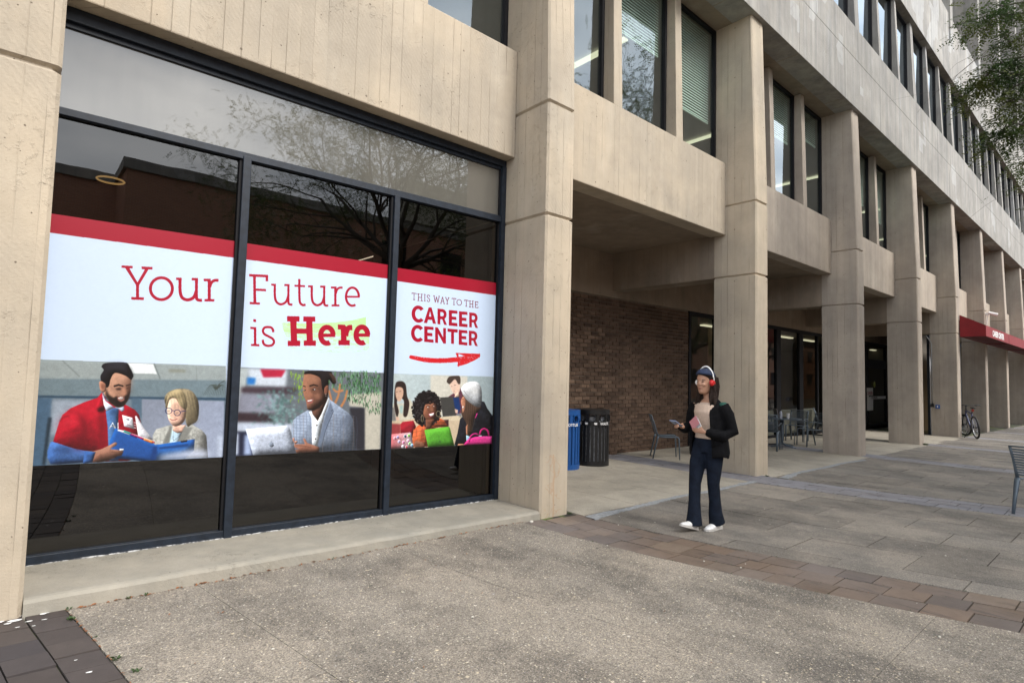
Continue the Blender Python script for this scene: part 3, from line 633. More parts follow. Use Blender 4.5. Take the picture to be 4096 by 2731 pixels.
# ------------------------------------------------------------------ printed window graphics (flat print, drawn into pixel buffers)
HM = np.array([[0.001326098573394261, 9.917886736739268e-05, -0.3371318271073509], [-0.0002869047649110352, -0.0017174686557033584, 4.0048358847990455], [-0.0002203593530064152, 9.122158271762975e-06, 1.0]])
def lin(c):
    c = np.asarray(c, float)/255.; return c
class Art:
    """a print of width x height metres at res px/m; drawing units are image pixels of a crop (ox, oy, s), mapped onto the plane"""
    def __init__(s, x0, x1, z0, z1, res=520):
        s.x0, s.x1, s.z0, s.z1, s.res = x0, x1, z0, z1, res
        s.W = int((x1-x0)*res); s.H = int((z1-z0)*res); s.px = np.zeros((s.H, s.W, 3), np.float32)
        s.sheet(0, 0, 1)
    vol = 0.
    def sheet(s, ox, oy, sc): s.ox, s.oy, s.sc = ox, oy, sc
    def tr(s, pts):
        p = np.asarray(pts, float); u = s.ox+p[:, 0]/s.sc; v = s.oy+p[:, 1]/s.sc
        q = HM @ np.stack([u, v, np.ones(len(u))]); x = q[0]/q[2]; z = q[1]/q[2]
        return np.stack([(x-s.x0)*s.res, (s.z1-z)*s.res], 1)
    def mask(s, P):
        x0 = max(0, int(P[:, 0].min())-1); x1 = min(s.W, int(P[:, 0].max())+2); y0 = max(0, int(P[:, 1].min())-1); y1 = min(s.H, int(P[:, 1].max())+2)
        if x1 <= x0 or y1 <= y0: return None
        X, Y = np.meshgrid(np.arange(x0, x1)+.5, np.arange(y0, y1)+.5); ins = np.zeros(X.shape, bool)
        a = P; b = np.roll(P, -1, 0)
        for (ax, ay), (bx, by) in zip(a, b):
            if ay == by: continue
            c = ((ay > Y) != (by > Y)); ins ^= c & (X < (bx-ax)*(Y-ay)/(by-ay)+ax)
        return x0, x1, y0, y1, ins.astype(np.float32)
    def blur(s, m, r):
        for _ in range(3):
            for ax in (0, 1):
                k = 2*r+1; mm = np.pad(m, [(r+1, r) if i == ax else (0, 0) for i in range(2)], mode='constant'); c = np.cumsum(mm, ax)
                m = (c[k:] - c[:-k] if ax == 0 else c[:, k:] - c[:, :-k])/k
        return m
    def fill(s, pts, col, soft=0, a=1., curve=False, g=None, noise=0., world=False):
        if curve: pts = s.smooth(pts)
        P = np.asarray(pts, float) if world else s.tr(pts)
        pad = 3*soft+1 if soft else 0
        r = s.mask(P)
        if r is None: return
        x0, x1, y0, y1, mk = r
        if soft:
            X0, X1, Y0, Y1 = max(0, x0-pad), min(s.W, x1+pad), max(0, y0-pad), min(s.H, y1+pad)
            big = np.zeros((Y1-Y0, X1-X0), np.float32); big[y0-Y0:y1-Y0, x0-X0:x1-X0] = mk; mk = s.blur(big, soft); x0, x1, y0, y1 = X0, X1, Y0, Y1
        c = lin(col); cc = np.broadcast_to(c, mk.shape+(3,)).astype(np.float32)
        if g is not None:        # second colour towards (dx, dy)
            (dx, dy), c2 = g; yy, xx = np.mgrid[0:mk.shape[0], 0:mk.shape[1]]; t = (xx/max(1, mk.shape[1]-1)-.5)*dx + (yy/max(1, mk.shape[0]-1)-.5)*dy + .5
            t = np.clip(t, 0, 1)[..., None]; cc = c*(1-t)+lin(c2)*t
        hh, ww = mk.shape
        if s.vol and not soft and a > .9 and min(hh, ww) > 9 and ww < s.W*.62:
            r = max(2, int(min(hh, ww)*.13)); pd = r*3+2; B = s.blur(np.pad(mk, pd), r)[pd:-pd, pd:-pd]; gy, gx = np.gradient(B)
            r3 = max(1, r//3); B3 = s.blur(np.pad(mk, pd), r3)[pd:-pd, pd:-pd]; gy3, gx3 = np.gradient(B3)
            sh = 1 + s.vol*(2.6*r*(gx*.75+gy*.9)) + s.vol*.7*r3*(gx3*.75+gy3*.9) - s.vol*.55*np.clip(.92-B, 0, .6) + s.vol*.12*s.nz(mk.shape)
            cc = np.clip(cc*np.clip(sh, .40, 1.24)[..., None], 0, 1)
        if noise: cc = np.clip(cc*(1+noise*s.nz(mk.shape)[..., None]), 0, 1)
        mk = (mk*a)[..., None]; s.px[y0:y1, x0:x1] = s.px[y0:y1, x0:x1]*(1-mk) + cc*mk
    def nz(s, sh):
        n = np.zeros(sh)
        for k in (3, 7, 14):
            q = np.random.randn(sh[0]//k+2, sh[1]//k+2); yy = np.arange(sh[0])/k; xx = np.arange(sh[1])/k; yi = yy.astype(int); xi = xx.astype(int); fy = (yy-yi)[:, None]; fx = (xx-xi)[None]
            n += q[yi][:, xi]*(1-fy)*(1-fx) + q[yi+1][:, xi]*fy*(1-fx) + q[yi][:, xi+1]*(1-fy)*fx + q[yi+1][:, xi+1]*fy*fx
        return n/2.
    def smooth(s, pts, k=6):
        P = np.asarray(pts, float); n = len(P); out = []
        for i in range(n):
            a, b, c, d = P[i-1], P[i], P[(i+1) % n], P[(i+2) % n]
            for j in range(k):
                t = j/k; out.append(.5*((2*b)+(-a+c)*t+(2*a-5*b+4*c-d)*t*t+(-a+3*b-3*c+d)*t**3))
        return out
    def open_smooth(s, pts, k=8):
        P = [np.asarray(p, float) for p in pts]; P = [2*P[0]-P[1]]+P+[2*P[-1]-P[-2]]; out = []
        for i in range(1, len(P)-2):
            a, b, c, d = P[i-1], P[i], P[i+1], P[i+2]
            for j in range(k):
                t = j/k; out.append(.5*((2*b)+(-a+c)*t+(2*a-5*b+4*c-d)*t*t+(-a+3*b-3*c+d)*t**3))
        return out+[P[-2]]
    def stroke(s, pts, w_, col, curve=True, soft=0, a=1.):
        P = s.open_smooth(pts) if curve and len(pts) > 2 else [np.asarray(p, float) for p in pts]
        P = np.array(P); d = np.gradient(P, axis=0); d /= (np.linalg.norm(d, axis=1, keepdims=True)+1e-9); nn = np.stack([-d[:, 1], d[:, 0]], 1)
        ww = (np.linspace(w_[0], w_[1], len(P)) if hasattr(w_, '__len__') else np.full(len(P), w_))[:, None]/2
        A, B = P+nn*ww, P-nn*ww
        for i in range(len(P)-1): pass
        s.fill(list(A)+list(B[::-1]), col, soft, a)
    def ell(s, cx, cy, rx, ry, col, rot=0, soft=0, a=1., hole=None, n=40, a0=0, a1=360, **k):
        t = np.radians(np.linspace(a0, a1, n, endpoint=(a1-a0) < 360)); c, s_ = math.cos(math.radians(rot)), math.sin(math.radians(rot))
        def E(rx, ry): return [(cx+rx*math.cos(q)*c-ry*math.sin(q)*s_, cy+rx*math.cos(q)*s_+ry*math.sin(q)*c) for q in t]
        pts = E(rx, ry)
        if hole: pts = pts + [pts[0]] + [E(*hole)[0]] + E(*hole)[1:][::-1] + [E(*hole)[0]]
        s.fill(pts, col, soft, a, **k)
    def finish(s, zt):
        y0 = int((s.z1-zt)*s.res); q = s.px[y0:].copy(); b = q.copy()
        for ax in (0, 1): b = (np.roll(b, 1, ax)+b+np.roll(b, -1, ax))/3
        n = s.nz(q.shape[:2])[..., None]*.035; gr = np.random.randn(*q.shape[:2], 1)*.018
        o_ = (b*.8+q*.2)*(1+n)+gr; lm_ = o_.mean(-1, keepdims=True); s.px[y0:] = np.clip(lm_+(o_-lm_)*.86, 0, 1)
    def image(s, name):
        im = bpy.data.images.new(name, s.W, s.H); im.colorspace_settings.name = 'sRGB'
        buf = np.ones((s.H, s.W, 4), np.float32); buf[..., :3] = np.clip(s.px[::-1], 0, 1); im.pixels.foreach_set(buf.ravel()); im.pack(); return im
RED = (158, 12, 42); WHITE = (192, 210, 234)

def head(A, f, skin, dark): pass

# ---- pane one
A1 = Art(PX[0][0], PX[0][1], .735, 2.61)
def base(A):
    A.px[:] = lin(WHITE)
    n = A.nz((A.H, A.W))[..., None]*.004; A.px[:] = np.clip(A.px+n, 0, 1)
base(A1)
A1.sheet(450, 1000, 2.1382)
def slab(A, *polys):
    for p in polys: A.fill(p, RED)
slab(A1, [(77,132),(172,137),(172,158),(143,157),(213,277),(276,166),(248,164),(248,141),(340,146),(340,168),(307,167),(226,302),(226,404),(267,405),(267,428),(160,425),(160,402),(200,403),(200,300),(107,154),(77,153)])
A1.ell(417, 331, 107, 106, RED, hole=(81, 81))
def uu(A, xl, xr, yt, yb, w_, sf=22, sl=34):
    """slab-serif u: left stem, bowl, right stem with foot"""
    dy = (xr-xl)*.02
    A.fill([(xl-sl, yt), (xl+w_/2, yt+1), (xl+w_/2, yt+sf), (xl-sl, yt+sf-1)], RED)
    A.stroke([(xl, yt+4), (xl, yt+(yb-yt)*.55), (xl+(xr-xl)*.12, yb-(yb-yt)*.17), (xl+(xr-xl)*.45, yb-w_/2), (xl+(xr-xl)*.82, yb-(yb-yt)*.17), (xr, yb-(yb-yt)*.45)], w_, RED)
    A.fill([(xr-w_/2-sl*.8, yt+dy), (xr+w_/2, yt+dy+1), (xr+w_/2, yt+dy+sf), (xr-w_/2-sl*.8, yt+dy+sf)], RED)
    A.stroke([(xr, yt+6), (xr, yb-(yb-yt)*.22), (xr+w_*.3, yb-w_*.6), (xr+w_*1.3, yb-w_*.38), (xr+w_*1.75, yb-w_*.38)], w_*.95, RED)
uu(A1, 577, 717, 236, 440, 27)
def rr_(A, xs, yt, yb, w_, xe, sf=22, sl=34):
    A.fill([(xs-w_/2-sl, yt), (xs+w_/2, yt), (xs+w_/2, yt+sf), (xs-w_/2-sl, yt+sf)], RED)
    A.fill([(xs-w_/2, yt+4), (xs+w_/2, yt+2), (xs+w_/2, yb-4), (xs-w_/2, yb-4)], RED)
    A.fill([(xs-w_/2-sl*.8, yb-sf), (xs+w_/2+sl*.9, yb-sf+1), (xs+w_/2+sl*.9, yb), (xs-w_/2-sl*.8, yb-1)], RED)
    A.stroke([(xs+w_*.15, yt+(yb-yt)*.36), (xs+w_*.7, yt+(yb-yt)*.17), (xs+w_*1.7, yt+w_*.55), (xe, yt+w_*.5)], w_*.92, RED)
rr_(A1, 826, 246, 441, 27, 905)
# photo of the first pane
A1.sheet(100, 1400, 2.94)
F = A1.fill; E_ = A1.ell; S_ = A1.stroke
F([(60,108),(2360,190),(2360,1260),(55,1365)], (112,128,140), g=((0,1),(84,104,124)))
F([(60,105),(2360,185),(2360,360),(60,335)], (138,150,152)); F([(60,335),(2360,355),(2360,560),(60,560)], (100,120,130), soft=3)
F([(1195,150),(1510,162),(1550,280),(1265,272)], (214,222,226), soft=1); S_([(440,122),(640,310)], 8, (96,106,108), soft=1); S_([(1515,160),(1590,340)], 10, (90,102,106), soft=1); S_([(2010,190),(2020,360)], 6, (110,120,122), soft=1)
F([(1690,225),(1890,230),(1890,262),(1690,258)], (120,124,112), soft=4)
F([(60,530),(2360,560),(2360,590),(60,560)], (44,70,92), soft=1)
F([(60,560),(320,565),(250,1360),(55,1365)], (62,92,120), soft=2); F([(330,585),(800,600),(780,1000),(300,1000)], (138,152,170), soft=5); F([(270,790),(315,790),(235,1350),(200,1350)], (30,46,60), soft=2)
F([(1250,560),(1375,565),(1370,800),(1260,800)], (70,96,118), soft=3); F([(1375,575),(2340,600),(2340,1260),(1375,1260)], (120,130,150), g=((1,.4),(138,150,176)), soft=1)
F([(2270,1000),(2350,1000),(2350,1260),(2270,1260)], (176,190,214), soft=8)
for k in range(12):
    t = k/11; S_([(2240,470),(2180+150*t,400+20*abs(t-.5)),(2095+240*t,530)], (7, 3), (60,70,66))
S_([(2235,470),(2280,400),(2345,360)], 8, (62,70,68))
# young man
A1.vol = .62
F([(300,1075),(265,1180),(262,1260),(300,1340),(420,1340),(800,1310),(830,1200),(700,1180),(500,1080)], (44,84,150), curve=False, g=((.5,-1),(60,104,176)), noise=.05)
F([(420,1080),(560,1140),(500,1250),(330,1200)], (36,66,120), soft=6, a=.5)
F([(330,1075),(400,850),(440,760),(540,680),(700,610),(850,560),(905,495),(960,600),(1150,640),(1180,640),(1290,700),(1340,760),(1375,900),(1340,1260),(1210,1300),(860,1310),(900,1195),(700,1180),(560,1150)], (160,10,30), noise=.03)
F([(690,640),(760,900),(700,1180),(560,1150),(640,900)], (104,4,20), soft=12, a=.55); F([(860,700),(960,720),(960,1150),(900,1190),(880,900)], (122,6,24), soft=7, a=.6); F([(380,850),(520,720),(700,660),(600,800),(420,980)], (196,30,48), soft=12, a=.35)
S_([(405,840),(450,790),(520,770)], 8, (90,4,18), soft=2)
for P_, w_, c_ in (([(430,1000),(520,960),(640,930)],26,(112,4,20)),([(400,1060),(500,1050),(600,1100)],18,(96,4,18)),([(660,780),(700,900),(690,1080)],26,(104,4,20)),([(500,720),(620,740),(700,850)],16,(120,6,24)),([(760,820),(800,950),(790,1120)],18,(126,8,26)),([(880,760),(890,900),(880,1100)],12,(88,2,14)),([(1200,700),(1290,800),(1330,920)],16,(110,6,22)),([(470,860),(540,840),(640,860)],20,(204,40,56)),([(740,700),(820,720),(850,800)],22,(198,34,50)),([(620,1010),(640,1100),(600,1160)],22,(88,2,14)),([(330,1180),(450,1170),(560,1230)],14,(34,62,112)),([(420,1290),(560,1270),(700,1250)],14,(36,66,116)),([(380,1240),(500,1230),(620,1250)],10,(84,124,190))): S_(P_, w_, c_, soft=5, a=.75)
F([(830,660),(905,495),(935,560),(945,690),(880,720),(850,720)], (170,14,34)); F([(850,680),(935,650),(945,715),(880,735)], (40,4,10), soft=4)
F([(905,500),(950,600),(1045,670),(955,720),(925,640)], (196,210,236)); F([(1050,670),(1160,655),(1168,705),(1140,725),(1095,690)], (176,192,224))
F([(948,720),(1045,675),(1100,690),(1095,900),(1100,1300),(985,1300),(970,900)], (58,98,152), noise=.05); F([(990,720),(1040,680),(1100,700),(1090,760),(1000,750)], (34,66,112), soft=4, a=.7)
F([(1030,845),(1075,925),(1055,925),(1043,900),(1008,900),(998,925),(985,925)], (226,232,240)); F([(1012,888),(1040,888),(1028,862)], (58,98,152)); F([(1088,850),(1098,850),(1098,925),(1088,925)], (226,232,240))
F([(918,480),(960,560),(1050,660),(1140,668),(1200,600),(1235,500),(1243,400),(1235,300),(1100,262),(960,300),(915,390)], (178,130,104), curve=True, g=((1,0),(140,98,78)))
F([(985,290),(1120,262),(1240,330),(1244,420),(1180,395),(1050,400),(985,420)], (190,142,116), soft=8, a=.7)
F([(872,380),(905,365),(945,395),(950,470),(920,495),(885,470)], (168,112,88), curve=True); E_(915, 430, 18, 38, (120,70,54), soft=3)
F([(950,430),(985,520),(1040,560),(1075,540),(1150,560),(1200,520),(1238,470),(1225,560),(1160,655),(1080,668),(1000,625),(948,540)], (34,24,22), soft=2)
F([(1080,548),(1130,548),(1170,545),(1165,590),(1125,612),(1092,590)], (150,92,84), soft=1); F([(1088,552),(1165,550),(1150,578),(1105,578)], (232,228,224), soft=0)
F([(1145,440),(1185,450),(1195,520),(1160,535),(1115,520),(1130,490)], (176,120,94), soft=3)
F([(1040,415),(1100,398),(1155,415),(1155,432),(1100,418),(1045,435)], (30,20,20)); F([(1180,412),(1245,390),(1246,408),(1190,425)], (30,20,20)); F([(1060,450),(1130,440),(1128,468),(1075,470)], (52,32,28), soft=2); F([(1190,440),(1232,430),(1228,455),(1195,458)], (52,32,28), soft=2)
F([(895,370),(888,300),(925,235),(900,190),(960,150),(1180,145),(1235,210),(1270,290),(1262,330),(1240,345),(1180,300),(1060,268),(1010,330),(985,420),(955,440),(945,395),(900,365)], (20,20,26), curve=True); F([(960,160),(1160,160),(1230,260),(1050,220),(960,240)], (46,46,56), soft=8, a=.7)
F([(1180,330),(1240,350),(1240,500),(1215,520),(1190,400)], (116,74,58), soft=7, a=.6); F([(1010,440),(1045,470),(1030,530),(985,520),(965,460)], (196,148,122), soft=7, a=.6); F([(1050,600),(1160,610),(1130,655),(1080,660)], (20,14,14), soft=3, a=.8); S_([(1080,548),(1120,560),(1168,548)], 5, (90,40,36)); F([(1210,180),(1265,280),(1255,335),(1215,290)], (10,10,14), soft=5)
# badge and jacket lettering
F([(1140,760),(1265,795),(1285,928),(1165,895)], (216,222,236)); F([(1190,800),(1225,808),(1225,824),(1190,818)], (110,120,140)); F([(1195,868),(1250,884),(1250,890),(1195,875)], (150,80,90))
for y in (845,875,905): F([(1280,y),(1305,y+5),(1305,y+14),(1280,y+9)], (220,200,206))
# woman with glasses
F([(1495,1130),(1500,1000),(1540,930),(1700,880),(1850,900),(1960,870),(2080,940),(2130,1000),(2150,1260),(1600,1270)], (140,142,138), noise=.10)
for k in range(16): S_([(1510+k*42,930+abs(k-8)*6),(1505+k*42,1250)], 3, (104,108,108), a=.5)
F([(1725,900),(1860,900),(1850,960),(1760,1240),(1670,1200),(1690,980)], (168,200,222)); F([(1735,880),(1890,880),(1870,960),(1790,975),(1735,945)], (206,158,138)); F([(1700,890),(1735,900),(1700,1090),(1620,1100)], (112,114,110), soft=2); F([(1870,900),(1975,905),(1800,1180),(1760,1160)], (118,120,116), soft=2)
S_([(1745,930),(1740,1020),(1745,1070)], 4, (90,96,110)); S_([(1850,960),(1790,1030),(1748,1060)], 4, (90,96,110))
F([(1655,640),(1640,560),(1690,490),(1800,455),(1940,470),(2020,560),(2045,680),(2025,820),(1960,870),(1900,880),(1850,600),(1700,560)], (122,110,84), curve=True, noise=.1)
F([(1680,600),(1760,560),(1880,610),(1893,760),(1850,860),(1760,895),(1700,840),(1672,740)], (226,182,160), curve=True, g=((1,0),(196,148,128)))
F([(1650,650),(1700,500),(1840,470),(1900,620),(1890,700),(1820,650),(1770,570),(1700,580),(1668,680)], (150,134,98), curve=True)
for k in range(16):
    x = 1700+k*19; S_([(x-20,500),(x+20,600+k*6),(x+30,760+(k % 3)*40)], (9, 3), ((178,160,118) if k % 2 else (104,92,68)), a=.5, soft=1)
F([(1890,700),(1900,860),(1960,870),(2030,830),(2000,700)], (96,86,66), soft=5, a=.7)
for cx, cy in ((1688,713),(1788,735)): E_(cx, cy, 42, 38, (40,44,96), hole=(33, 30)); 
E_(1688,715,20,8,(90,70,60),soft=2,a=.8); E_(1786,738,20,8,(90,70,60),soft=2,a=.8); S_([(1832,722),(1890,712)], 9, (40,44,96)); S_([(1728,708),(1748,712)], 7, (40,44,96))
S_([(1700,805),(1735,822),(1790,808)], 9, (168,84,84)); F([(1715,735),(1750,760),(1738,785),(1700,775)], (214,160,140), soft=3)
# binder
F([(1060,915),(1100,930),(1500,1085),(1530,1110),(1590,1105),(1995,1045),(1985,1180),(1880,1270),(1560,1290),(1390,1300),(1170,1280),(960,1270),(1000,1060)], (18,84,170), g=((1,.2),(20,74,150)))
F([(1085,935),(1500,1120),(1490,1290),(1150,1240),(1000,1130)], (20,70,150), soft=4, a=.8); F([(1500,1120),(1560,1130),(1540,1290),(1480,1290)], (10,50,118), soft=3); F([(1570,1140),(1920,1100),(1915,1135),(1575,1165)], (14,56,120), soft=2); F([(1600,1230),(1990,1160),(2150,1180),(2150,1262),(1560,1290)], (188,200,226), soft=10, a=.9)
F([(1292,775),(1310,770),(1400,920),(1505,1050),(1440,1060),(1330,1010)], (212,214,226)); F([(1095,930),(1160,945),(1500,1060),(1500,1085),(1300,1020),(1085,945)], (236,236,240))
F([(1160,940),(1260,975),(1250,995),(1160,960)], (40,160,150)); F([(1230,985),(1320,1015),(1310,1035),(1230,1005)], (30,40,130)); F([(1240,975),(1400,1035),(1390,1055),(1240,990)], (190,30,90)); F([(1395,1035),(1505,1068),(1500,1098),(1395,1060)], (240,120,40)); F([(1500,1070),(1528,1080),(1525,1092),(1500,1088)], (200,30,30)); F([(1830,1065),(1905,1055),(1905,1075),(1830,1085)], (30,32,44))
# hand
F([(790,1190),(900,1160),(985,1120),(1060,1080),(1085,1090),(1075,1115),(1000,1160),(1130,1175),(1160,1190),(1150,1205),(1135,1235),(1090,1245),(1000,1290),(900,1315),(790,1320)], (160,112,92), g=((0,1),(110,70,56)))
for p, q in (((1000,1195),(1150,1196)),((1000,1228),(1130,1226)),((980,1262),(1060,1268))): S_([p,q], 6, (92,56,44), soft=1)
F([(1110,1158),(1162,1158),(1162,1180),(1112,1180)], (226,230,240)); F([(700,1190),(830,1195),(790,1320),(680,1330)], (40,80,146))
# red band
def redband(A, za, zb):
    A.fill([(-2, -2), (A.W+2, -2), (A.W+2, (A.z1-zb)*A.res), (-2, (A.z1-za)*A.res)], (150, 14, 40), world=True)
redband(A1, 2.434, 2.446)

# ---- pane two
A2 = Art(PX[1][0], PX[1][1], .705, 2.62); base(A2); redband(A2, 2.447, 2.460)
A2.sheet(450, 1000, 2.1382); F = A2.fill; E_ = A2.ell; S_ = A2.stroke
# green brush behind the last word
gm = Art(PX[1][0], PX[1][1], .705, 2.62); gm.sheet(450, 1000, 2.1382); gm.fill([(1448,620),(1700,628),(1900,618),(2050,600),(2166,571),(2166,640),(2190,700),(2195,760),(2192,830),(2182,868),(1900,878),(1700,868),(1520,848),(1480,730),(1455,672)], (255,255,255))
yy, xx = np.mgrid[0:gm.H, 0:gm.W]; q = np.random.rand(gm.H//3+2, gm.W//26+3); st = q[yy//3, (xx+yy//2) // 26 % q.shape[1]]; st2 = np.random.rand(gm.H, gm.W)
ex = np.clip(np.abs((yy-(gm.z1-2.0+.02)*gm.res)/(.20*gm.res)), 0, 1.3); keep = (st*.55+st2*.45) > (.16+.52*np.clip(ex-.25, 0, 1)); keep &= gm.px[..., 0] > .5
A2.px[keep] = lin((176, 214, 150))
slab(A2, [(1168,205),(1330,213),(1330,268),(1308,267),(1308,234),(1225,230),(1225,329),(1312,333),(1312,353),(1226,349),(1229,447),(1260,448),(1260,467),(1172,463),(1172,444),(1204,446),(1201,229),(1168,227)])
uu(A2, 1387, 1503, 288, 474, 20, 18, 32)
slab(A2, [(1555,297),(1645,301),(1645,318),(1555,314)]); A2.stroke([(1596,248),(1597,400),(1603,450),(1625,470),(1650,467)], 20, RED)
uu(A2, 1703, 1809, 302, 482, 20, 18, 32)
rr_(A2, 1904, 312, 483, 20, 1966, 18, 28)
def ee(A, cx, cy, rx, ry, w_, bw_, ax=30):
    t = np.radians(np.linspace(-2, -ax-290+ax-8, 50)); P = [(cx+rx*math.cos(q), cy+ry*math.sin(q)) for q in t]
    for i in range(len(P)-1): pass
    A.stroke(P, w_, RED, curve=False); A.fill([(cx-rx, cy-bw_/2), (cx+rx+w_*.42, cy-bw_/2+2), (cx+rx+w_*.42, cy+bw_/2), (cx-rx, cy+bw_/2)], RED)
ee(A2, 2050, 399, 55, 77, 20, 17)
slab(A2, [(1203,590),(1227,591),(1227,615),(1203,614)], [(1178,656),(1229,658),(1229,803),(1255,804),(1255,822),(1183,820),(1183,802),(1208,802),(1207,676),(1178,675)])
A2.stroke([(1373,702),(1371,682),(1355,662),(1325,658),(1298,664),(1285,690),(1298,718),(1335,738),(1370,760),(1380,788),(1362,812),(1330,818),(1302,810),(1287,790),(1285,766)], 20, RED)
slab(A2, [(1491,564),(1598,566),(1598,612),(1573,611),(1573,670),(1655,672),(1655,612),(1630,611),(1630,567),(1733,569),(1733,613),(1708,612),(1712,773),(1738,774),(1738,818),(1634,817),(1634,773),(1659,772),(1657,715),(1576,714),(1578,773),(1604,774),(1604,820),(1497,820),(1497,775),(1524,774),(1518,611),(1491,610)])
ee(A2, 1832, 728, 53, 68, 44, 30); ee(A2, 2131, 726, 50, 68, 44, 30)
slab(A2, [(1925,636),(1985,638),(1998,655),(2000,770),(2027,771),(2027,814),(1930,812),(1930,771),(1952,770),(1950,680),(1925,679)]); A2.stroke([(1992,735),(2000,690),(2020,665),(2049,662)], 46, RED)
# photo of the second pane
A2.sheet(900, 1400, 3.1354)
F([(100,210),(2000,285),(2000,1250),(90,1335)], (92,100,108))
F([(120,215),(300,222),(250,470),(160,700),(120,900)], (168,180,184), soft=4); F([(290,225),(780,240),(760,460),(280,440)], (184,196,210), soft=6); F([(440,236),(760,246),(710,335),(480,340)], (178,24,56), soft=3); F([(275,340),(385,345),(370,430),(275,430)], (24,104,186), soft=4)
F([(200,460),(900,470),(900,560),(200,540)], (62,48,58), soft=6); F([(180,540),(700,560),(600,800),(150,790)], (124,128,146), soft=6); F([(130,780),(600,790),(600,910),(120,900)], (50,36,44), soft=5)
F([(120,900),(850,920),(850,1020),(120,1020)], (176,188,210), soft=6); F([(120,1020),(420,1020),(420,1330),(110,1330)], (26,32,56), soft=4); F([(115,1040),(170,1040),(165,1310),(112,1310)], (186,200,226), soft=4); F([(245,1060),(310,1060),(330,1310),(235,1310)], (150,170,210), soft=5)
rn = random.Random(4)
for k in range(240):
    t = rn.random(); x = rn.gauss(690, 130); y = rn.uniform(490, 930); F([(x-16,y),(x,y-18),(x+18,y),(x,y+14)], rn.choice([(86,130,128),(64,104,104),(112,160,160),(46,74,72),(130,176,178)]), soft=3, a=.7)
for k in range(420):
    x = rn.uniform(820, 1950); y = rn.uniform(255, 470 if x < 1500 else 640) ; 
    if x < 1010: y = rn.uniform(260, 620) if rn.random() < .5 else y
    c_ = rn.choice([(96,148,30),(128,176,30),(150,196,50)]) if x < 1000 else rn.choice([(36,84,30),(62,120,52),(90,150,96),(24,58,24),(70,130,60),(120,180,130)])
    dx = rn.uniform(-8, 8); S_([(x,y),(x+dx,y+rn.uniform(30,60))], (11, 3), c_, curve=False, soft=1, a=.85)
F([(1540,560),(1960,520),(1940,1245),(1740,1250),(1740,720),(1560,700)], (176,172,158), soft=3); F([(1560,720),(1750,720),(1750,1250),(1600,1250)], (40,40,48), soft=4)
for k in range(300):
    x = rn.uniform(1540, 1950); y = rn.uniform(300, 620+(x-1540)*.3 if x < 1760 else 780); dx = rn.uniform(-14, 14)
    S_([(x,y),(x+dx,y+rn.uniform(30,60))], (10, 2), rn.choice([(40,92,50),(70,130,80),(110,168,120),(28,64,34),(20,50,28)]), curve=False, a=.9)
for P_ in ([(1300,500),(1330,620),(1345,740)], [(1440,420),(1420,560),(1370,680)], [(1530,500),(1500,620),(1450,710)], [(1350,480),(1400,520),(1480,500)]): S_(P_, (22, 30), (172,112,68), soft=1)
# man with blazer
A2.vol = .62
F([(830,1000),(850,880),(900,830),(1040,745),(1290,600),(1400,680),(1540,780),(1600,850),(1630,1050),(1630,1255),(1200,1275),(1080,1280),(880,1230),(838,1110)], (120,134,156), curve=False, noise=.04)
for k in range(20):
    x = 850+k*42; S_([(x,760+abs(k-9)*7),(x+6,1000),(x-8,1270)], 5, ((70,84,108) if k % 3 else (130,112,100)), a=.6)
for k in range(13):
    y = 800+k*38; S_([(845,y+14),(1070,y+30)], 4, (72,86,112), curve=False, a=.6); S_([(1260,y-10),(1440,y+14),(1625,y+24)], 4, (72,86,112), a=.6)
F([(1440,900),(1560,800),(1600,860),(1440,1000),(1420,1250),(1400,1250)], (88,100,122), soft=8, a=.5)
F([(1050,770),(1080,755),(1160,880),(1280,590),(1310,600),(1290,700),(1240,830),(1160,1210),(1090,1180),(1085,850)], (214,224,234))
for k in range(40):
    x = rn.uniform(1095, 1250); y = rn.uniform(820, 1180); F([(x,y),(x+5,y),(x+5,y+5),(x,y+5)], (110,130,160))
for x, y in ((1148,938),(1132,1110)): E_(x, y, 10, 10, (70,60,56))
F([(1080,740),(1270,560),(1290,600),(1210,790),(1160,885),(1095,800)], (92,60,48)); F([(1320,640),(1360,760),(1180,1220),(1160,1180),(1240,880),(1300,700)], (96,110,134), soft=2); S_([(1325,760),(1355,745)], 6, (40,48,66)); S_([(1360,760),(1260,1000),(1210,1215)], 5, (50,60,80))
F([(985,330),(1000,290),(1100,262),(1230,290),(1290,400),(1290,560),(1240,660),(1150,730),(1070,750),(1030,730),(1015,640),(985,560),(972,450)], (134,88,66), curve=True, g=((1,.1),(74,46,38)))
F([(1000,320),(1120,290),(1200,380),(1150,430),(1010,430)], (158,106,80), soft=8, a=.7); F([(1030,520),(1060,500),(1095,560),(1075,590),(1020,580)], (150,96,74), soft=3); F([(1140,540),(1200,560),(1180,620),(1130,600)], (158,104,80), soft=6, a=.7)
F([(990,300),(1040,258),(1300,262),(1345,300),(1390,400),(1350,420),(1300,370),(1295,440),(1262,440),(1240,520),(1215,480),(1190,350),(1080,300)], (26,22,24), curve=True)
for k in range(6): S_([(1300+k*6,290),(1340+k*8,350),(1345+k*9,400+k*3)], (10, 5), (70,48,40), a=.8)
F([(1245,470),(1290,440),(1296,510),(1270,560),(1245,540)], (110,66,50), curve=True); E_(1262, 560, 6, 16, (200,200,200), hole=(4, 12))
F([(1055,440),(1110,425),(1165,440),(1160,452),(1110,440),(1058,458)], (24,16,14)); F([(975,440),(1010,450),(1010,462),(975,452)], (24,16,14)); E_(1112, 492, 24, 9, (40,26,24)); E_(1122, 491, 9, 5, (220,220,224)); E_(995, 500, 16, 9, (40,26,24)); E_(988, 499, 6, 4, (220,220,224))
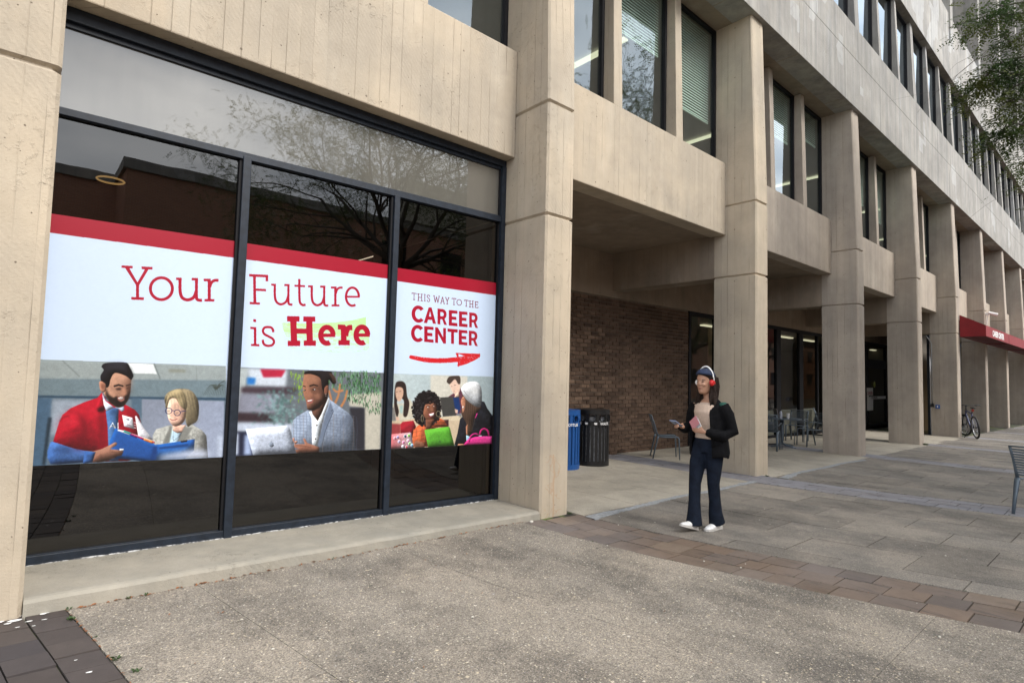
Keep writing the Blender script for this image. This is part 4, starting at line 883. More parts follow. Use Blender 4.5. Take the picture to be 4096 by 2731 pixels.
F([(1010,630),(1060,615),(1115,612),(1090,660),(1045,672)], (150,80,74), soft=1); F([(1030,630),(1100,618),(1080,640),(1040,645)], (236,230,226)); F([(1030,730),(1070,745),(1170,700),(1200,650),(1190,720),(1100,760),(1045,752)], (22,16,16), soft=3)
# laptop, hands
F([(255,985),(790,940),(805,960),(890,1290),(350,1316)], (178,188,206), g=((.6,1),(158,170,192))); E_(582, 1180, 30, 32, (112,124,142)); F([(572,1150),(580,1136),(586,1140),(580,1156)], (112,124,142)); E_(612, 1172, 9, 12, (168,180,200))
F([(865,1175),(1000,1175),(975,1110),(1000,1100),(1030,1160),(1100,1185),(1180,1215),(1180,1280),(1000,1290),(890,1285),(880,1240),(935,1240),(870,1215)], (150,100,80), g=((0,1),(104,64,50))); F([(845,1100),(870,1095),(870,1140),(900,1135),(910,1150),(880,1175),(850,1140)], (170,116,94)); S_([(880,1190),(1000,1200),(1080,1220)], 6, (84,52,42), soft=1)

# ---- pane three
A3 = Art(PX[2][0], PX[2][1], .66, 2.625); base(A3); redband(A3, 2.449, 2.452)
A3.sheet(1550, 1100, 3.92); F = A3.fill; E_ = A3.ell; S_ = A3.stroke
THIN = {'T': [[(0,0),(1,0)],[(.5,0),(.5,1)],[(.28,1),(.72,1)],[(.03,0),(.03,.16)],[(.97,0),(.97,.16)]], 'H': [[(.2,0),(.2,1)],[(.8,0),(.8,1)],[(.2,.5),(.8,.5)],[(0,0),(.4,0)],[(.6,0),(1,0)],[(0,1),(.4,1)],[(.6,1),(1,1)]],
 'I': [[(.5,0),(.5,1)],[(.1,0),(.9,0)],[(.1,1),(.9,1)]], 'S': [[(.88,.24),(.85,.08),(.5,0),(.15,.08),(.1,.28),(.4,.45),(.75,.58),(.9,.78),(.7,.97),(.4,1),(.15,.93),(.08,.74)]],
 'W': [[(.12,0),(.32,1)],[(.32,1),(.5,.1)],[(.5,.1),(.7,1)],[(.7,1),(.9,0)],[(0,0),(.24,0)],[(.78,0),(1,0)]], 'A': [[(.5,0),(.15,1)],[(.5,0),(.85,1)],[(.27,.66),(.73,.66)],[(0,1),(.3,1)],[(.7,1),(1,1)]],
 'Y': [[(.12,0),(.5,.55)],[(.88,0),(.5,.55)],[(.5,.55),(.5,1)],[(0,0),(.28,0)],[(.72,0),(1,0)],[(.3,1),(.7,1)]], 'O': [[(.5,0),(.15,.15),(0,.5),(.15,.85),(.5,1),(.85,.85),(1,.5),(.85,.15),(.5,0)]],
 'E': [[(.15,0),(.15,1)],[(0,0),(.92,0)],[(.15,.48),(.7,.48)],[(0,1),(.95,1)],[(.92,0),(.92,.18)],[(.95,1),(.95,.82)],[(.7,.38),(.7,.58)]]}
for ch, x0, x1, y0, y1 in [('T',378,448,282,384),('H',464,550,294,398),('I',566,598,304,405),('S',614,664,312,414),('W',712,818,324,428),('A',822,896,338,444),('Y',900,966,350,450),('T',1006,1070,364,462),('O',1084,1158,380,470),('T',1200,1262,392,488),('H',1274,1348,403,500),('E',1366,1418,417,508)]:
    sl = .10
    for st_ in THIN[ch]:
        pts = [(x0+px*(x1-x0), y0+py*(y1-y0)+(px-.0)*(x1-x0)*sl) for px, py in st_]
        A3.stroke(pts, 10.5, (112, 14, 34), curve=len(pts) > 3)
BOLD = {'C': None, 'A': [[(.40,0),(.64,0),(1,1),(.74,1),(.67,.78),(.35,.78),(.27,1),(0,1)], [(.42,.58),(.61,.58),(.515,.24)]], 'E': [[(0,0),(1,0),(1,.2),(.36,.2),(.36,.4),(.88,.4),(.88,.6),(.36,.6),(.36,.8),(1,.8),(1,1),(0,1)]],
 'R': [[(0,0),(.55,0),(.78,.05),(.92,.18),(.96,.34),(.90,.50),(.74,.62),(1,1),(.70,1),(.49,.66),(.30,.66),(.30,1),(0,1)], [(.30,.2),(.52,.2),(.64,.26),(.66,.34),(.62,.43),(.52,.47),(.30,.47)]],
 'N': [[(0,0),(.26,0),(.74,.60),(.74,0),(1,0),(1,1),(.76,1),(.27,.40),(.27,1),(0,1)]], 'T': [[(0,0),(1,0),(1,.22),(.64,.22),(.64,1),(.35,1),(.35,.22),(0,.22)]]}
def bold(A, ch, x0, x1, y0, y1, sl=.105):
    mp_ = lambda P: [(x0+px*(x1-x0), y0+py*(y1-y0)+px*(x1-x0)*sl) for px, py in P]
    if ch == 'C':
        cx, cy = (x0+x1)/2+8, (y0+y1)/2; t = np.radians(np.linspace(-42, -318, 40)); rx = (x1-x0)/2-22; ry = (y1-y0)/2-26
        A.stroke([(cx+rx*math.cos(q), cy+ry*math.sin(q)+sl*rx*math.cos(q)) for q in t], 56, RED, curve=False); return
    A.fill(mp_(BOLD[ch][0]), RED)
    if len(BOLD[ch]) > 1: A.fill(mp_(BOLD[ch][1]), WHITE)
for ch, x0, x1, y0, y1 in [('C',372,575,480,745),('A',565,758,498,748),('R',780,930,525,770),('E',957,1092,547,790),('E',1117,1250,566,805),('R',1277,1415,585,818),('C',363,566,783,1048),('E',572,718,800,1046),('N',743,913,818,1060),('T',937,1096,836,1070),('E',1113,1248,855,1090),('R',1271,1412,870,1100)]: bold(A3, ch, x0, x1, y0, y1, .09)
AR = (196, 30, 38)
F([(337,1280),(345,1262),(362,1254),(400,1260),(520,1282),(700,1300),(900,1300),(1088,1284),(1062,1219),(1449,1232),(1449,1268),(1440,1290),(1350,1340),(1230,1395),(1112,1428),(1104,1445),(1092,1420),(1100,1362),(1000,1370),(800,1379),(600,1368),(450,1335),(360,1312),(340,1300)], AR)
F([(1108,1235),(1112,1282),(1200,1265),(1130,1240)], WHITE)
for k in range(130):
    x = rn.uniform(420, 1430); y = rn.choice([1372-abs(x-800)*.04, 1300-abs(x-800)*.03, rn.uniform(1240,1420)])+rn.uniform(-8, 8); F([(x,y),(x+7,y+1),(x+5,y+6),(x-1,y+5)], WHITE)
# photo of the third pane
A3.sheet(1500, 1450, 3.92)
F([(200,165),(1920,225),(1920,1270),(200,1355)], (172,188,192), g=((1,0),(150,170,176))); F([(865,190),(1450,212),(1450,830),(865,850)], (196,194,182), soft=4); F([(1450,212),(1920,228),(1920,900),(1450,900)], (154,172,178), soft=3)
F([(220,915),(600,870),(1060,845),(1360,825),(1240,1300),(220,1350)], (196,176,146)); F([(215,950),(400,960),(400,1110),(212,1130)], (150,52,56), soft=3); F([(1060,850),(1360,830),(1330,900),(1060,910)], (206,190,160)); F([(1060,895),(1150,890),(1150,1010),(1060,1010)], (60,30,36), soft=2)
# girl behind
A3.vol = .55
F([(290,640),(450,640),(540,560),(590,640),(600,860),(380,905),(330,860),(240,760)], (190,184,164), soft=2); F([(320,330),(360,292),(430,292),(480,350),(500,520),(535,640),(500,830),(440,820),(450,600),(380,560),(340,620),(370,760),(340,850),(300,700),(300,480)], (46,34,32), curve=True, soft=1)
F([(318,420),(355,380),(430,400),(440,500),(400,590),(360,600),(325,530)], (198,158,134), curve=True, soft=1); F([(380,670),(440,665),(430,790),(390,790)], (150,180,176), soft=2); F([(225,690),(300,700),(330,905),(220,915)], (120,118,116), soft=2); S_([(325,458),(350,455)], 7, (70,50,44)); S_([(375,450),(405,446)], 7, (70,50,44)); F([(320,850),(370,850),(380,900),(330,905)], (206,164,142), soft=2)
# young man behind
F([(1150,530),(1210,490),(1340,400),(1380,520),(1370,780),(1250,830),(1180,700)], (96,50,66), soft=1); F([(1220,545),(1310,520),(1340,720),(1300,800),(1240,740)], (18,48,104), soft=1)
F([(1165,320),(1240,260),(1320,300),(1330,400),(1310,470),(1260,500),(1215,460),(1180,390)], (220,186,166), curve=True, soft=1); F([(1120,290),(1160,220),(1250,205),(1325,215),(1335,320),(1300,330),(1250,260),(1175,330),(1150,330)], (66,54,48), curve=True, soft=1); F([(1255,490),(1310,450),(1320,540),(1240,545)], (206,172,152)); S_([(1190,372),(1210,368)], 6, (80,60,50)); S_([(1232,355),(1268,348)], 6, (80,60,50)); S_([(1225,452),(1250,446)], 6, (180,110,104))
F([(1015,545),(1215,530),(1270,825),(1060,845)], (62,62,60), soft=1); F([(1270,800),(1350,790),(1350,825),(1280,828)], (110,116,126), soft=1); F([(1245,720),(1300,740),(1290,795),(1255,780)], (214,176,156), soft=1)
# red chair back, laughing woman with curls
F([(395,960),(430,925),(600,905),(640,1000),(600,1110),(580,1180),(400,1100)], (146,22,36)); 
F([(580,1320),(585,1150),(600,1060),(660,990),(760,930),(960,840),(1080,900),(1140,1000),(1000,1010),(840,1050),(830,1310),(760,1320)], (190,84,44), noise=.08)
for k in range(12): S_([(600+k*46,1010+abs(k-6)*3),(590+k*42,1310)], 6, ((110,40,30) if k % 2 else (222,140,70)), a=.6)
for k in range(8): S_([(590,1060+k*34),(820,1010+k*34)], 5, ((60,70,50) if k % 2 else (226,120,90)), a=.6)
for k in range(5): S_([(900,900+k*26),(1120,910+k*26)], 5, ((60,70,50) if k % 2 else (226,120,90)), a=.6)
E_(812, 715, 215, 268, (26,22,24), soft=2)
for k in range(520):
    t = rn.random()*2*PI; rr2 = math.sqrt(rn.random()); x = 812+235*rr2*math.cos(t); y = 720+285*rr2*math.sin(t)
    if not (790 < x < 950 and 640 < y < 940): E_(x, y, 16, 14, rn.choice([(22,18,20),(30,26,28),(14,12,14),(52,46,48)]), n=8)
F([(770,700),(800,640),(880,605),(940,640),(965,740),(950,850),(905,910),(850,925),(790,880),(755,800)], (128,78,56), curve=True, g=((1,.2),(98,56,42))); F([(800,640),(900,610),(930,680),(850,690)], (160,104,78), soft=6, a=.7)
for k in range(60):
    x = rn.uniform(770, 960); y = rn.uniform(560, 640); E_(x, y, 15, 13, rn.choice([(22,18,20),(34,28,30)]), n=8)
F([(835,800),(925,775),(930,830),(880,868),(845,840)], (150,60,60)); F([(840,805),(922,785),(915,825),(870,840)], (240,238,236)); F([(790,890),(930,880),(870,1030),(790,1040)], (104,62,46)); F([(870,690),(900,700),(915,750),(860,755)], (142,88,64), soft=3)
S_([(800,690),(830,676),(856,684)], 7, (30,18,16)); S_([(902,672),(925,662),(945,668)], 7, (30,18,16)); E_(830, 696, 14, 8, (232,226,220)); E_(925, 680, 12, 7, (232,226,220)); E_(836, 696, 6, 7, (30,20,18)); E_(930, 680, 6, 6, (30,20,18))
E_(990, 800, 38, 46, (206,188,140), hole=(32, 40)); E_(738, 872, 20, 56, (206,188,140), hole=(14, 50))
# laptops
F([(772,1060),(785,1048),(1150,1000),(1168,1010),(1242,1298),(830,1320)], (86,168,44), g=((.3,1),(70,146,38)), noise=.03); E_(1012, 1238, 20, 24, (58,110,40), soft=1)
F([(215,1125),(545,1088),(565,1095),(602,1330),(210,1352)], (158,150,160), g=((-1,0),(206,96,104)))
for x, y, c_ in ((310,1180,(214,120,150)),(355,1165,(150,120,190)),(470,1150,(24,60,90)),(528,1140,(120,190,60)),(375,1235,(170,150,200)),(445,1245,(200,90,150)),(515,1220,(230,150,190)),(540,1265,(110,190,90)),(577,1290,(100,170,220)),(432,1310,(190,190,210)),(494,1318,(190,40,60))):
    E_(x, y, 24, 28, (226,224,232), n=14); E_(x, y, 17, 21, c_, n=14)
F([(605,1260),(640,1220),(740,1240),(780,1300),(760,1325),(620,1330)], (124,78,58)); S_([(620,1290),(700,1270)], 5, (80,48,36))
# woman with beanie
F([(1240,1290),(1290,1100),(1330,880),(1420,800),(1650,600),(1710,610),(1760,720),(1860,860),(1888,1000),(1880,1280),(1300,1300)], (24,26,34), noise=.2)
for k in range(70): x = rn.uniform(1320, 1880); y = rn.uniform(760, 1270); E_(x, y, 22, 14, rn.choice([(12,12,18),(44,48,60),(30,32,42)]), soft=3, n=10, a=.6)
F([(1380,500),(1560,680),(1660,690),(1620,760),(1540,900),(1490,1160),(1450,1130),(1430,960),(1350,800),(1370,640)], (72,52,42), curve=True); F([(1345,600),(1380,530),(1420,600),(1410,740),(1375,790),(1362,700)], (176,116,88), curve=True); F([(1366,680),(1388,680),(1384,712),(1368,712)], (240,238,236)); S_([(1362,575),(1382,570)], 6, (30,20,20))
for k in range(10): S_([(1440+k*14,620),(1420+k*16,850),(1440+k*8,1080)], 5, ((110,82,60) if k % 2 else (46,34,28)), a=.7)
F([(1350,440),(1345,400),(1400,330),(1500,295),(1600,305),(1660,390),(1672,560),(1650,680),(1600,690),(1500,640),(1400,540)], (196,200,202), curve=True, g=((.7,.9),(164,170,178))); S_([(1380,430),(1470,540),(1560,610),(1650,640)], 6, (150,156,162)); E_(1560, 440, 60, 60, (220,222,222), soft=10, a=.6)
F([(1425,1130),(1490,1160),(1470,1230),(1430,1230)], (150,190,230)); F([(1420,1000),(1450,960),(1450,1140),(1425,1120)], (176,116,88)); S_([(1600,790),(1570,870)], 16, (214,40,140))
F([(1380,1290),(1450,1200),(1560,1160),(1700,1150),(1880,1150),(1880,1268)], (206,34,124), g=((1,0),(226,50,140))); S_([(1470,1240),(1500,1150),(1560,1112),(1620,1125)], 24, (208,30,126)); S_([(1640,1130),(1660,1060),(1710,1035),(1765,1070),(1785,1150)], 30, (196,22,110)); F([(1620,1138),(1670,1138),(1670,1150),(1620,1150)], (230,220,230))
F([(1300,1270),(1380,1270),(1400,1290),(1290,1300)], (190,130,100))

def print_mat(name, art):
    g = G(name); im = g.n('ShaderNodeTexImage', image=art.image(name), extension='EXTEND')
    return g.done(g.princ(im.outputs[0], .28, None, 0, .6))
def printed(art, name, corners, root, mat, y):
    me = bpy.data.meshes.new(name); me.from_pydata([(x, y, z) for x, z in corners], [], [(0, 1, 2, 3)]); me.materials.append(mat)
    uv = me.uv_layers.new(name='uv')
    for i, (x, z) in enumerate(corners): uv.data[i].uv = ((x-art.x0)/(art.x1-art.x0), (z-art.z0)/(art.z1-art.z0))
    return link_mesh(name, me, root)
LAB = ["window sign reading 'Your' above a printed man in red and woman with a blue binder",
       "window sign reading 'Future is Here' above a printed man in a checked blazer",
       "window sign reading 'This way to the Career Center' with red arrow, above printed laughing students"]
spec = [(A1, 2.574, 2.592, 2.434, 2.446, 1.520, 1.508, .778, .745), (A2, 2.590, 2.606, 2.447, 2.460, 1.505, 1.491, .747, .712), (A3, 2.590, 2.604, 2.449, 2.452, 1.483, 1.472, .706, .677)]
for k, (A, ra, rb, ba, bb, pa, pb_, qa, qb) in enumerate(spec):
    A.finish((pa+pb_)/2-.004); a, b_ = PX[k]; mt = print_mat('window_print', A)
    root = empty('window_sign', ((a+b_)/2, YG-.01, qa), label=LAB[k], cat='window sign', group='printed signs across the shop window')
    def loc(o, root=root): 
        o.matrix_parent_inverse = Matrix.Translation(-root.location); return o
    y = YG-.004
    loc(printed(A, 'stripe', [(a, ba), (b_, bb), (b_, rb), (a, ra)], root, mt, y))
    loc(printed(A, 'lettering_panel', [(a, pa), (b_, pb_), (b_, bb), (a, ba)], root, mt, y))
    loc(printed(A, 'photo_print', [(a, qa), (b_, qb), (b_, pb_), (a, pa)], root, mt, y))
# ------------------------------------------------------------------ litter bins
def bin_(name, x, y, mat, word, label, rz, left_words):
    root = empty(name, (x, y, gz(x)), rz=0, label=label, cat='litter bin', group='slatted litter bins by the brick wall')
    R = .30; H = 1.0
    b = MB(); b.cyl((0, 0), R-.045, .03, .88, 32); b.build('liner', M['bag_plastic'] if word == 'WASTE' else mat, root, smooth=False)
    sm = MB().box(-.024, .024, -.006, .006, 0, .66).build('slat', mat, root); n = 26
    for k in range(n):
        a = 2*PI*k/n; o = sm if k == 0 else sm.copy()
        if k: COL.objects.link(o); o.parent = root
        o.location = (R*math.cos(a), R*math.sin(a), .08); o.rotation_euler = (0, 0, a+PI/2)
    def ring(z0, z1, r0=R-.012, r1=R+.012, nm='band'):
        q = MB(); N = 40; rs = []
        for i in range(N+1):
            t = 2*PI*i/N; rs.append([(r*math.cos(t), r*math.sin(t), z) for r, z in ((r0, z0), (r1, z0), (r1, z1), (r0, z1))])
        return q.rings(rs, cap=False).build(nm, mat, root, smooth=False)
    ring(0.0, .085, nm='base_ring'); ring(.725, .79, nm='lettering_band'); ring(.92, .985, nm='top_ring')
    MB().cyl((0, 0), R+.015, .985, 1.0, 40).build('lid', mat, root)
    for k in range(10):      # posts and round openings between the bands
        a = 2*PI*k/10+rz; q = MB()
        c, s_ = math.cos(a+PI/10), math.sin(a+PI/10)
        q.hexa([(R*c-.03*-s_*s2-.006*c, R*s_-.03*c*s2-.006*s_, z) for z in (.785, .925) for s2 in (1, -1)][:0] or
               [((R-.008)*c+s_*.028, (R-.008)*s_-c*.028, .785), ((R+.006)*c+s_*.028, (R+.006)*s_-c*.028, .785), ((R+.006)*c-s_*.028, (R+.006)*s_+c*.028, .785), ((R-.008)*c-s_*.028, (R-.008)*s_+c*.028, .785),
                ((R-.008)*c+s_*.028, (R-.008)*s_-c*.028, .925), ((R+.006)*c+s_*.028, (R+.006)*s_-c*.028, .925), ((R+.006)*c-s_*.028, (R+.006)*s_+c*.028, .925), ((R-.008)*c-s_*.028, (R-.008)*s_+c*.028, .925)]).build('post', mat, root)
        c, s_ = math.cos(a), math.sin(a); N = 18; rs = []
        for i in range(N+1):
            t = 2*PI*i/N; rr2 = .062; ca, sa = math.cos(t), math.sin(t)
            rs.append([((R+dn)*c - s_*(rr2+dr)*ca, (R+dn)*s_ + c*(rr2+dr)*ca, .855+(rr2+dr)*sa) for dn, dr in ((-.02, -.005), (.016, -.005), (.016, .005), (-.02, .005))])
        MB().rings(rs, cap=False).build('opening_ring', mat, root)
    def wrap(txt, ang, size=.062):
        me = text_mesh(txt, size, .0016, 1.02); me.materials.append(M['white_print']); xs = [v.co.x for v in me.vertices]; mid = (min(xs)+max(xs))/2; r2 = R+.0145
        for v in me.vertices:
            a = ang+(v.co.x-mid)/r2; z = .735+v.co.y; v.co = (r2*math.cos(a), r2*math.sin(a), z)
        return link_mesh('lettering', me, root)
    cam_a = math.atan2(-4.45-y, -.13-x)
    for t, da in left_words: wrap(t, cam_a+da)
    for da in ((-.33, .20) if word == 'WASTE' else ()):     # small cup pictograms
        a = cam_a+da; r2 = R+.0145; t_ = [(-.5, 0), (.5, 0), (.65, .8), (-.65, .8)]; q = MB()
        q.add([(r2*math.cos(a+u*.045/r2), r2*math.sin(a+u*.045/r2), .738+v*.045) for u, v in t_], [(0, 1, 2, 3)]).build('pictogram', M['white_print'], root)
    return root
bk = bin_('litter_bin', 7.90, 2.36, M['black_paint'], 'WASTE', "black slatted round bin lettered 'WASTE' with a clear liner showing, beside the brick wall", .1, [('WASTE', .80), ('WASTE', -.98)])
bn = bin_('litter_bin', 7.10, 2.36, M['blue_paint'], 'BOTTLES', "blue slatted round bin lettered 'BOTTLES', half hidden behind the big pillar", .35, [('BOTTLES', .62)])
for o in list(bk.children):
    if o.name.startswith('liner'):
        o.data = o.data.copy()

# ------------------------------------------------------------------ cafe chairs and tables
def make_chair(arms=False):
    root = empty('metal_chair'); c = M['chair']; hw = .225
    for s in (-1, 1):
        x = s*hw
        MB().tube([(x, -.30, 0), (x, -.255, .22), (x, -.215, .40), (x, -.20, .455)], [(.013, .020), (.016, .026), (.020, .036), (.022, .034)], 8).build('leg', c, root, smooth=True)
        MB().tube([(x, .225, 0), (x, .215, .25), (x, .205, .42), (x, .17, .448)], [(.012, .015), (.014, .018), (.015, .020), (.012, .02)], 8).build('leg', c, root, smooth=True)
        MB().tube([(x, -.20, .455), (x, -.235, .56), (x, -.275, .70), (x, -.335, .86)], [(.014, .024), (.012, .019), (.011, .017), (.010, .020)], 8).build('back_frame', c, root, smooth=True)
        MB().tube([(x, -.21, .445), (x, -.05, .438), (x, .17, .447), (x, .20, .44)], [(.012, .014)]*4, 8).build('seat_rail', c, root, smooth=True)
        if arms:
            MB().tube([(x*1.12, -.24, .60), (x*1.2, -.02, .64), (x*1.2, .17, .645), (x*1.2, .235, .60), (x*1.2, .25, .3), (x*1.2, .27, 0)], .010, 8).build('armrest', c, root, smooth=True)
    MB().tube([(-hw, -.335, .86), (0, -.350, .865), (hw, -.335, .86)], [(.010, .020)]*3, 8).build('top_rail', c, root, smooth=True)
    sb = MB().box(-hw, hw, -.004, .004, -.009, .009).build('back_slat', c, root); ss = MB().box(-hw, hw, -.011, .011, -.004, .004).build('seat_slat', c, root)
    for k in range(11):
        z = .50+k*.0325; t = (z-.455)/(.86-.455); y = -.20-.135*t**.92; o = sb if k == 0 else sb.copy()
        if k: COL.objects.link(o); o.parent = root
        o.location = (0, y, z); o.rotation_euler = (math.radians(14), 0, 0)
    for k in range(12):
        o = ss if k == 0 else ss.copy()
        if k: COL.objects.link(o); o.parent = root
        o.location = (0, -.175+k*.033, .445-.006*math.sin(k*PI/11))
    MB().box(-.016, .016, -.20, .19, .430, .438).build('seat_spine', c, root)
    return root
ch0 = make_chair(); ch1 = make_chair(True)
def put(src, x, y, fx, fy, label, first=False, sc=1.0):
    o = src if first else copy_tree(src)
    o.location = (x, y, gz(x)); o.rotation_euler = (0, 0, math.atan2(fy, fx)-PI/2); o.scale = (sc,)*3
    return tag(o, label, 'chair', 'blue-grey slatted cafe chairs')
put(ch0, 9.98, 2.14, .66, -.75, 'armless blue-grey chair seen side-on against the brick wall, right of the black bin', True)
put(ch0, 11.3, 1.95, -.62, .70, 'armless chair by the brick wall, mostly hidden behind the walking woman')
put(ch0, 9.73, -3.57, .92, -.40, 'blue-grey slatted chair cut off by the right edge, standing out on the plaza')
put(ch1, 13.75, 1.75, .85, .25, 'armchair with a black bag on it, half hidden by the second free pillar', True)
put(ch1, 15.75, 1.55, -.80, .60, 'armchair at the right of the round table, turned towards it')
put(ch1, 16.9, 2.35, -.9, -.1, 'armchair farthest back by the glazed wall, behind the one at the round table')
put(ch0, 20.75, 2.05, -.72, -.5, 'chair seen between the third and fourth free pillars, by the entrance door')
put(ch0, 20.2, 2.75, .3, -.9, 'chair behind the far table between the third and fourth free pillars, facing out')
def table(x, y, label, first=None):
    root = empty('cafe_table', (x, y, gz(x)), rz=.5, label=label, cat='table', group='round cafe tables under the arcade')
    c = M['chair']; MB().cyl((0, 0), .46, .715, .735, 40).build('table_top', c, root)
    MB().tube([(0, 0, .06), (0, 0, .35), (0, 0, .715)], [(.030, .036), (.036, .044), (.048, .06)], 12).build('pedestal', c, root, smooth=True)
    for k in range(4):
        a = PI/4+k*PI/2; MB().tube([(0, 0, .10), (.10*math.cos(a), .10*math.sin(a), .055), (.40*math.cos(a), .40*math.sin(a), .018)], [(.03, .035), (.024, .03), (.014, .026)], 8).build('foot', c, root, smooth=True)
    return root
table(14.78, 1.86, 'round blue-grey table with a paper cup and bottle on it, right of the walking woman')
table(20.15, 2.25, 'round table mostly hidden behind the third free pillar, by the entrance door')
TZ = gz(14.78)+.735
r_ = empty('paper_cup', (14.66, 1.66, TZ), label='white paper coffee cup with lid on the round table', cat='cup')
MB().cyl((0, 0), .030, 0, .115, 20, .042).build('cup_body', M['white_plastic'], r_, smooth=False); MB().cyl((0, 0), .045, .113, .135, 20, .040).build('cup_lid', M['white_plastic'], r_)
r_ = empty('water_bottle', (14.38, 1.72, TZ), label='clear water bottle with dark cap on the round table', cat='bottle')
q = MB(); q.rings([[(rr*math.cos(2*PI*j/16), rr*math.sin(2*PI*j/16), z) for j in range(16)] for rr, z in ((.034, 0), (.036, .02), (.036, .14), (.030, .165), (.016, .185), (.016, .20))]); q.build('bottle_body', plain('bottle_plastic', (.34, .36, .42), .15), r_, smooth=True)
MB().cyl((0, 0), .018, .2, .225, 16).build('bottle_cap', M['black_paint'], r_)
r_ = empty('laptop', (14.95, 1.95, TZ), rz=.7, label='open dark laptop standing on the round table', cat='laptop')
MB().box(-.16, .16, -.11, .11, 0, .016).build('laptop_base', M['black_paint'], r_); MB().hexa([(-.16, .10, .016), (.16, .10, .016), (.16, .112, .016), (-.16, .112, .016), (-.16, .16, .23), (.16, .16, .23), (.16, .168, .23), (-.16, .168, .23)]).build('laptop_lid', M['galv'], r_)
r_ = empty('shoulder_bag', (13.78, 1.74, gz(13.7)+.455), label='black bag with a round looped handle on the armchair beside the pillar', cat='bag')
q = MB(); q.rings([[(a*.19*s1, b_*.09*s1, z) for a, b_ in [(math.cos(t), math.sin(t)) for t in np.linspace(0, 2*PI, 14, endpoint=False)]] for s1, z in ((.8, 0), (1, .06), (.95, .16), (.7, .22))]).build('bag_body', M['black_paint'], r_, smooth=True)
MB().tube([(.12*math.cos(t), 0, .22+.13*math.sin(t)) for t in np.linspace(0, PI, 16)]+[(-.12, 0, .2)], .012, 8).build('bag_handle', M['black_paint'], r_, smooth=True)

# ------------------------------------------------------------------ awnings with lettering
for i in range(5, 9):
    a, b_ = XR[i]-.10 if i == 5 else XR[i]-PW, XR[i+1]-PW-.06; yA, yB = -.02, -.74; zt, zf, zb = 4.02, 3.62, 3.24
    root = empty('awning', (a, 0, zb), label=["nearest red fabric awning, lettered 'CAREER CENTER' in white", 'second red awning of the row, plain on its visible front', 'third red awning of the row', 'farthest red awning at the right edge of the picture'][i-5], cat='awning', group='red awnings over the far bays')
    inv = Matrix.Translation((-a, 0, -zb)); L_ = b_-a
    q = MB(); q.hexa([(0, yB, 0), (L_, yB, 0), (L_, yA, 0), (0, yA, 0), (0, yB, zf-zb), (L_, yB, zf-zb), (L_, yA, zt-zb), (0, yA, zt-zb)]); q.f = [f for k, f in enumerate(q.f) if k != 0]; q.mi = [0]*len(q.f)
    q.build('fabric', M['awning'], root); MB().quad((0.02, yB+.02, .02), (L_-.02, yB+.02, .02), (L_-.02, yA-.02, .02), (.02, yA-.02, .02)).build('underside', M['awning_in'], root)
    for z in (.0, .11): MB().tube([(.03, yA-.10-z, z+.03), (L_-.03, yA-.10-z, z+.03)], .014, 6).build('frame_tube', M['black_paint'], root)
    if i == 5:
        me = text_mesh('CAREER CENTER', .30, .010, .92); me.materials.append(M['white_print']); xs = [v.co.x for v in me.vertices]; s_ = 2.35/(max(xs)-min(xs)); mn = min(xs)
        for v in me.vertices: v.co = (1.22+(v.co.x-mn)*s_, yB-.006, .085+v.co.y*.95)
        link_mesh('lettering', me, root)
# conduit, junction box and door push button on the fifth pillar
x5 = XR[5]-PW-.02
root = empty('electrical_conduit', (x5, .74, .8), label='grey conduit running up the pillar left of the awning from a black box', cat='conduit')
MB().tube([(0, .16, 2.50), (0, .13, 2.46), (0, .05, 2.32), (0, .0, 2.2), (0, 0, 1.2), (0, 0, .02)], .017, 8).build('pipe', M['galv'], root, smooth=True); MB().box(-.05, .02, -.05, .05, -.07, .05).build('junction_box', M['black_paint'], root, bevel=.005)
for z in (.7, 1.6): MB().box(-.02, .02, -.035, .022, z, z+.03).build('clamp', M['galv'], root)
root = empty('door_push_button', (x5, .58, .75), label='small square blue access button on the pillar beside the conduit', cat='push button')
MB().box(-.05, .015, -.06, .06, -.065, .065).build('button_plate', M['blue_paint'], root, bevel=.006)
MB().box(-.054, -.05, -.018, .018, -.03, .035).build('pictogram', M['white_print'], root)
root = empty('security_camera', (XR[6]-.25, -.02, 4.50), label='small white security camera fixed to the pillar above the nearest awning', cat='camera')
MB().box(-.05, .05, -.10, .02, -.05, .05).build('camera_mount', M['white_plastic'], root, bevel=.01); MB().tube([(-.05, -.08, .05), (.02, -.36, -.05)], [.055, .06], 12).build('camera_body', M['white_plastic'], root, smooth=False); MB().tube([(0, -.05, -.05), (0, -.02, -.3), (0, .0, -.55)], .014, 6).build('cable', M['white_plastic'], root)
# door notices
root = empty('door_poster', (26.3, YW-.035, 1.0), label="white poster with red letters 'CAREER CENTER' taped to the entrance door glass", cat='poster')
MB().box(-.65, .10, -.004, .0, -.58, .34).build('sheet', M['white_plastic'], root)
me = text_mesh('CAREER', .19, .004); me.materials.append(plain('red_lettering', (.35, .03, .05))); xs = [v.co.x for v in me.vertices]
for v in me.vertices: v.co = (v.co.x-max(xs)+.04, -.006, .06+v.co.y)
link_mesh('lettering', me, root)
root = empty('no_smoking_strip', (26.0, YW-.075, 1.0), label="white strip reading 'NO SMOKING' on the push bar of the entrance door", cat='notice')
MB().box(-.1, 1.9, -.004, 0, -.12, .0).build('strip', M['white_plastic'], root); me = text_mesh('NO SMOKING', .12, .003); me.materials.append(M['black_paint'])
for v in me.vertices: v.co = (v.co.x+.05, -.006, -.10+v.co.y)
link_mesh('lettering', me, root)
root = empty('round_door_sticker', (26.65, YW-.02, 1.48), label='round yellow sticker on the entrance door glass above the poster', cat='sticker')
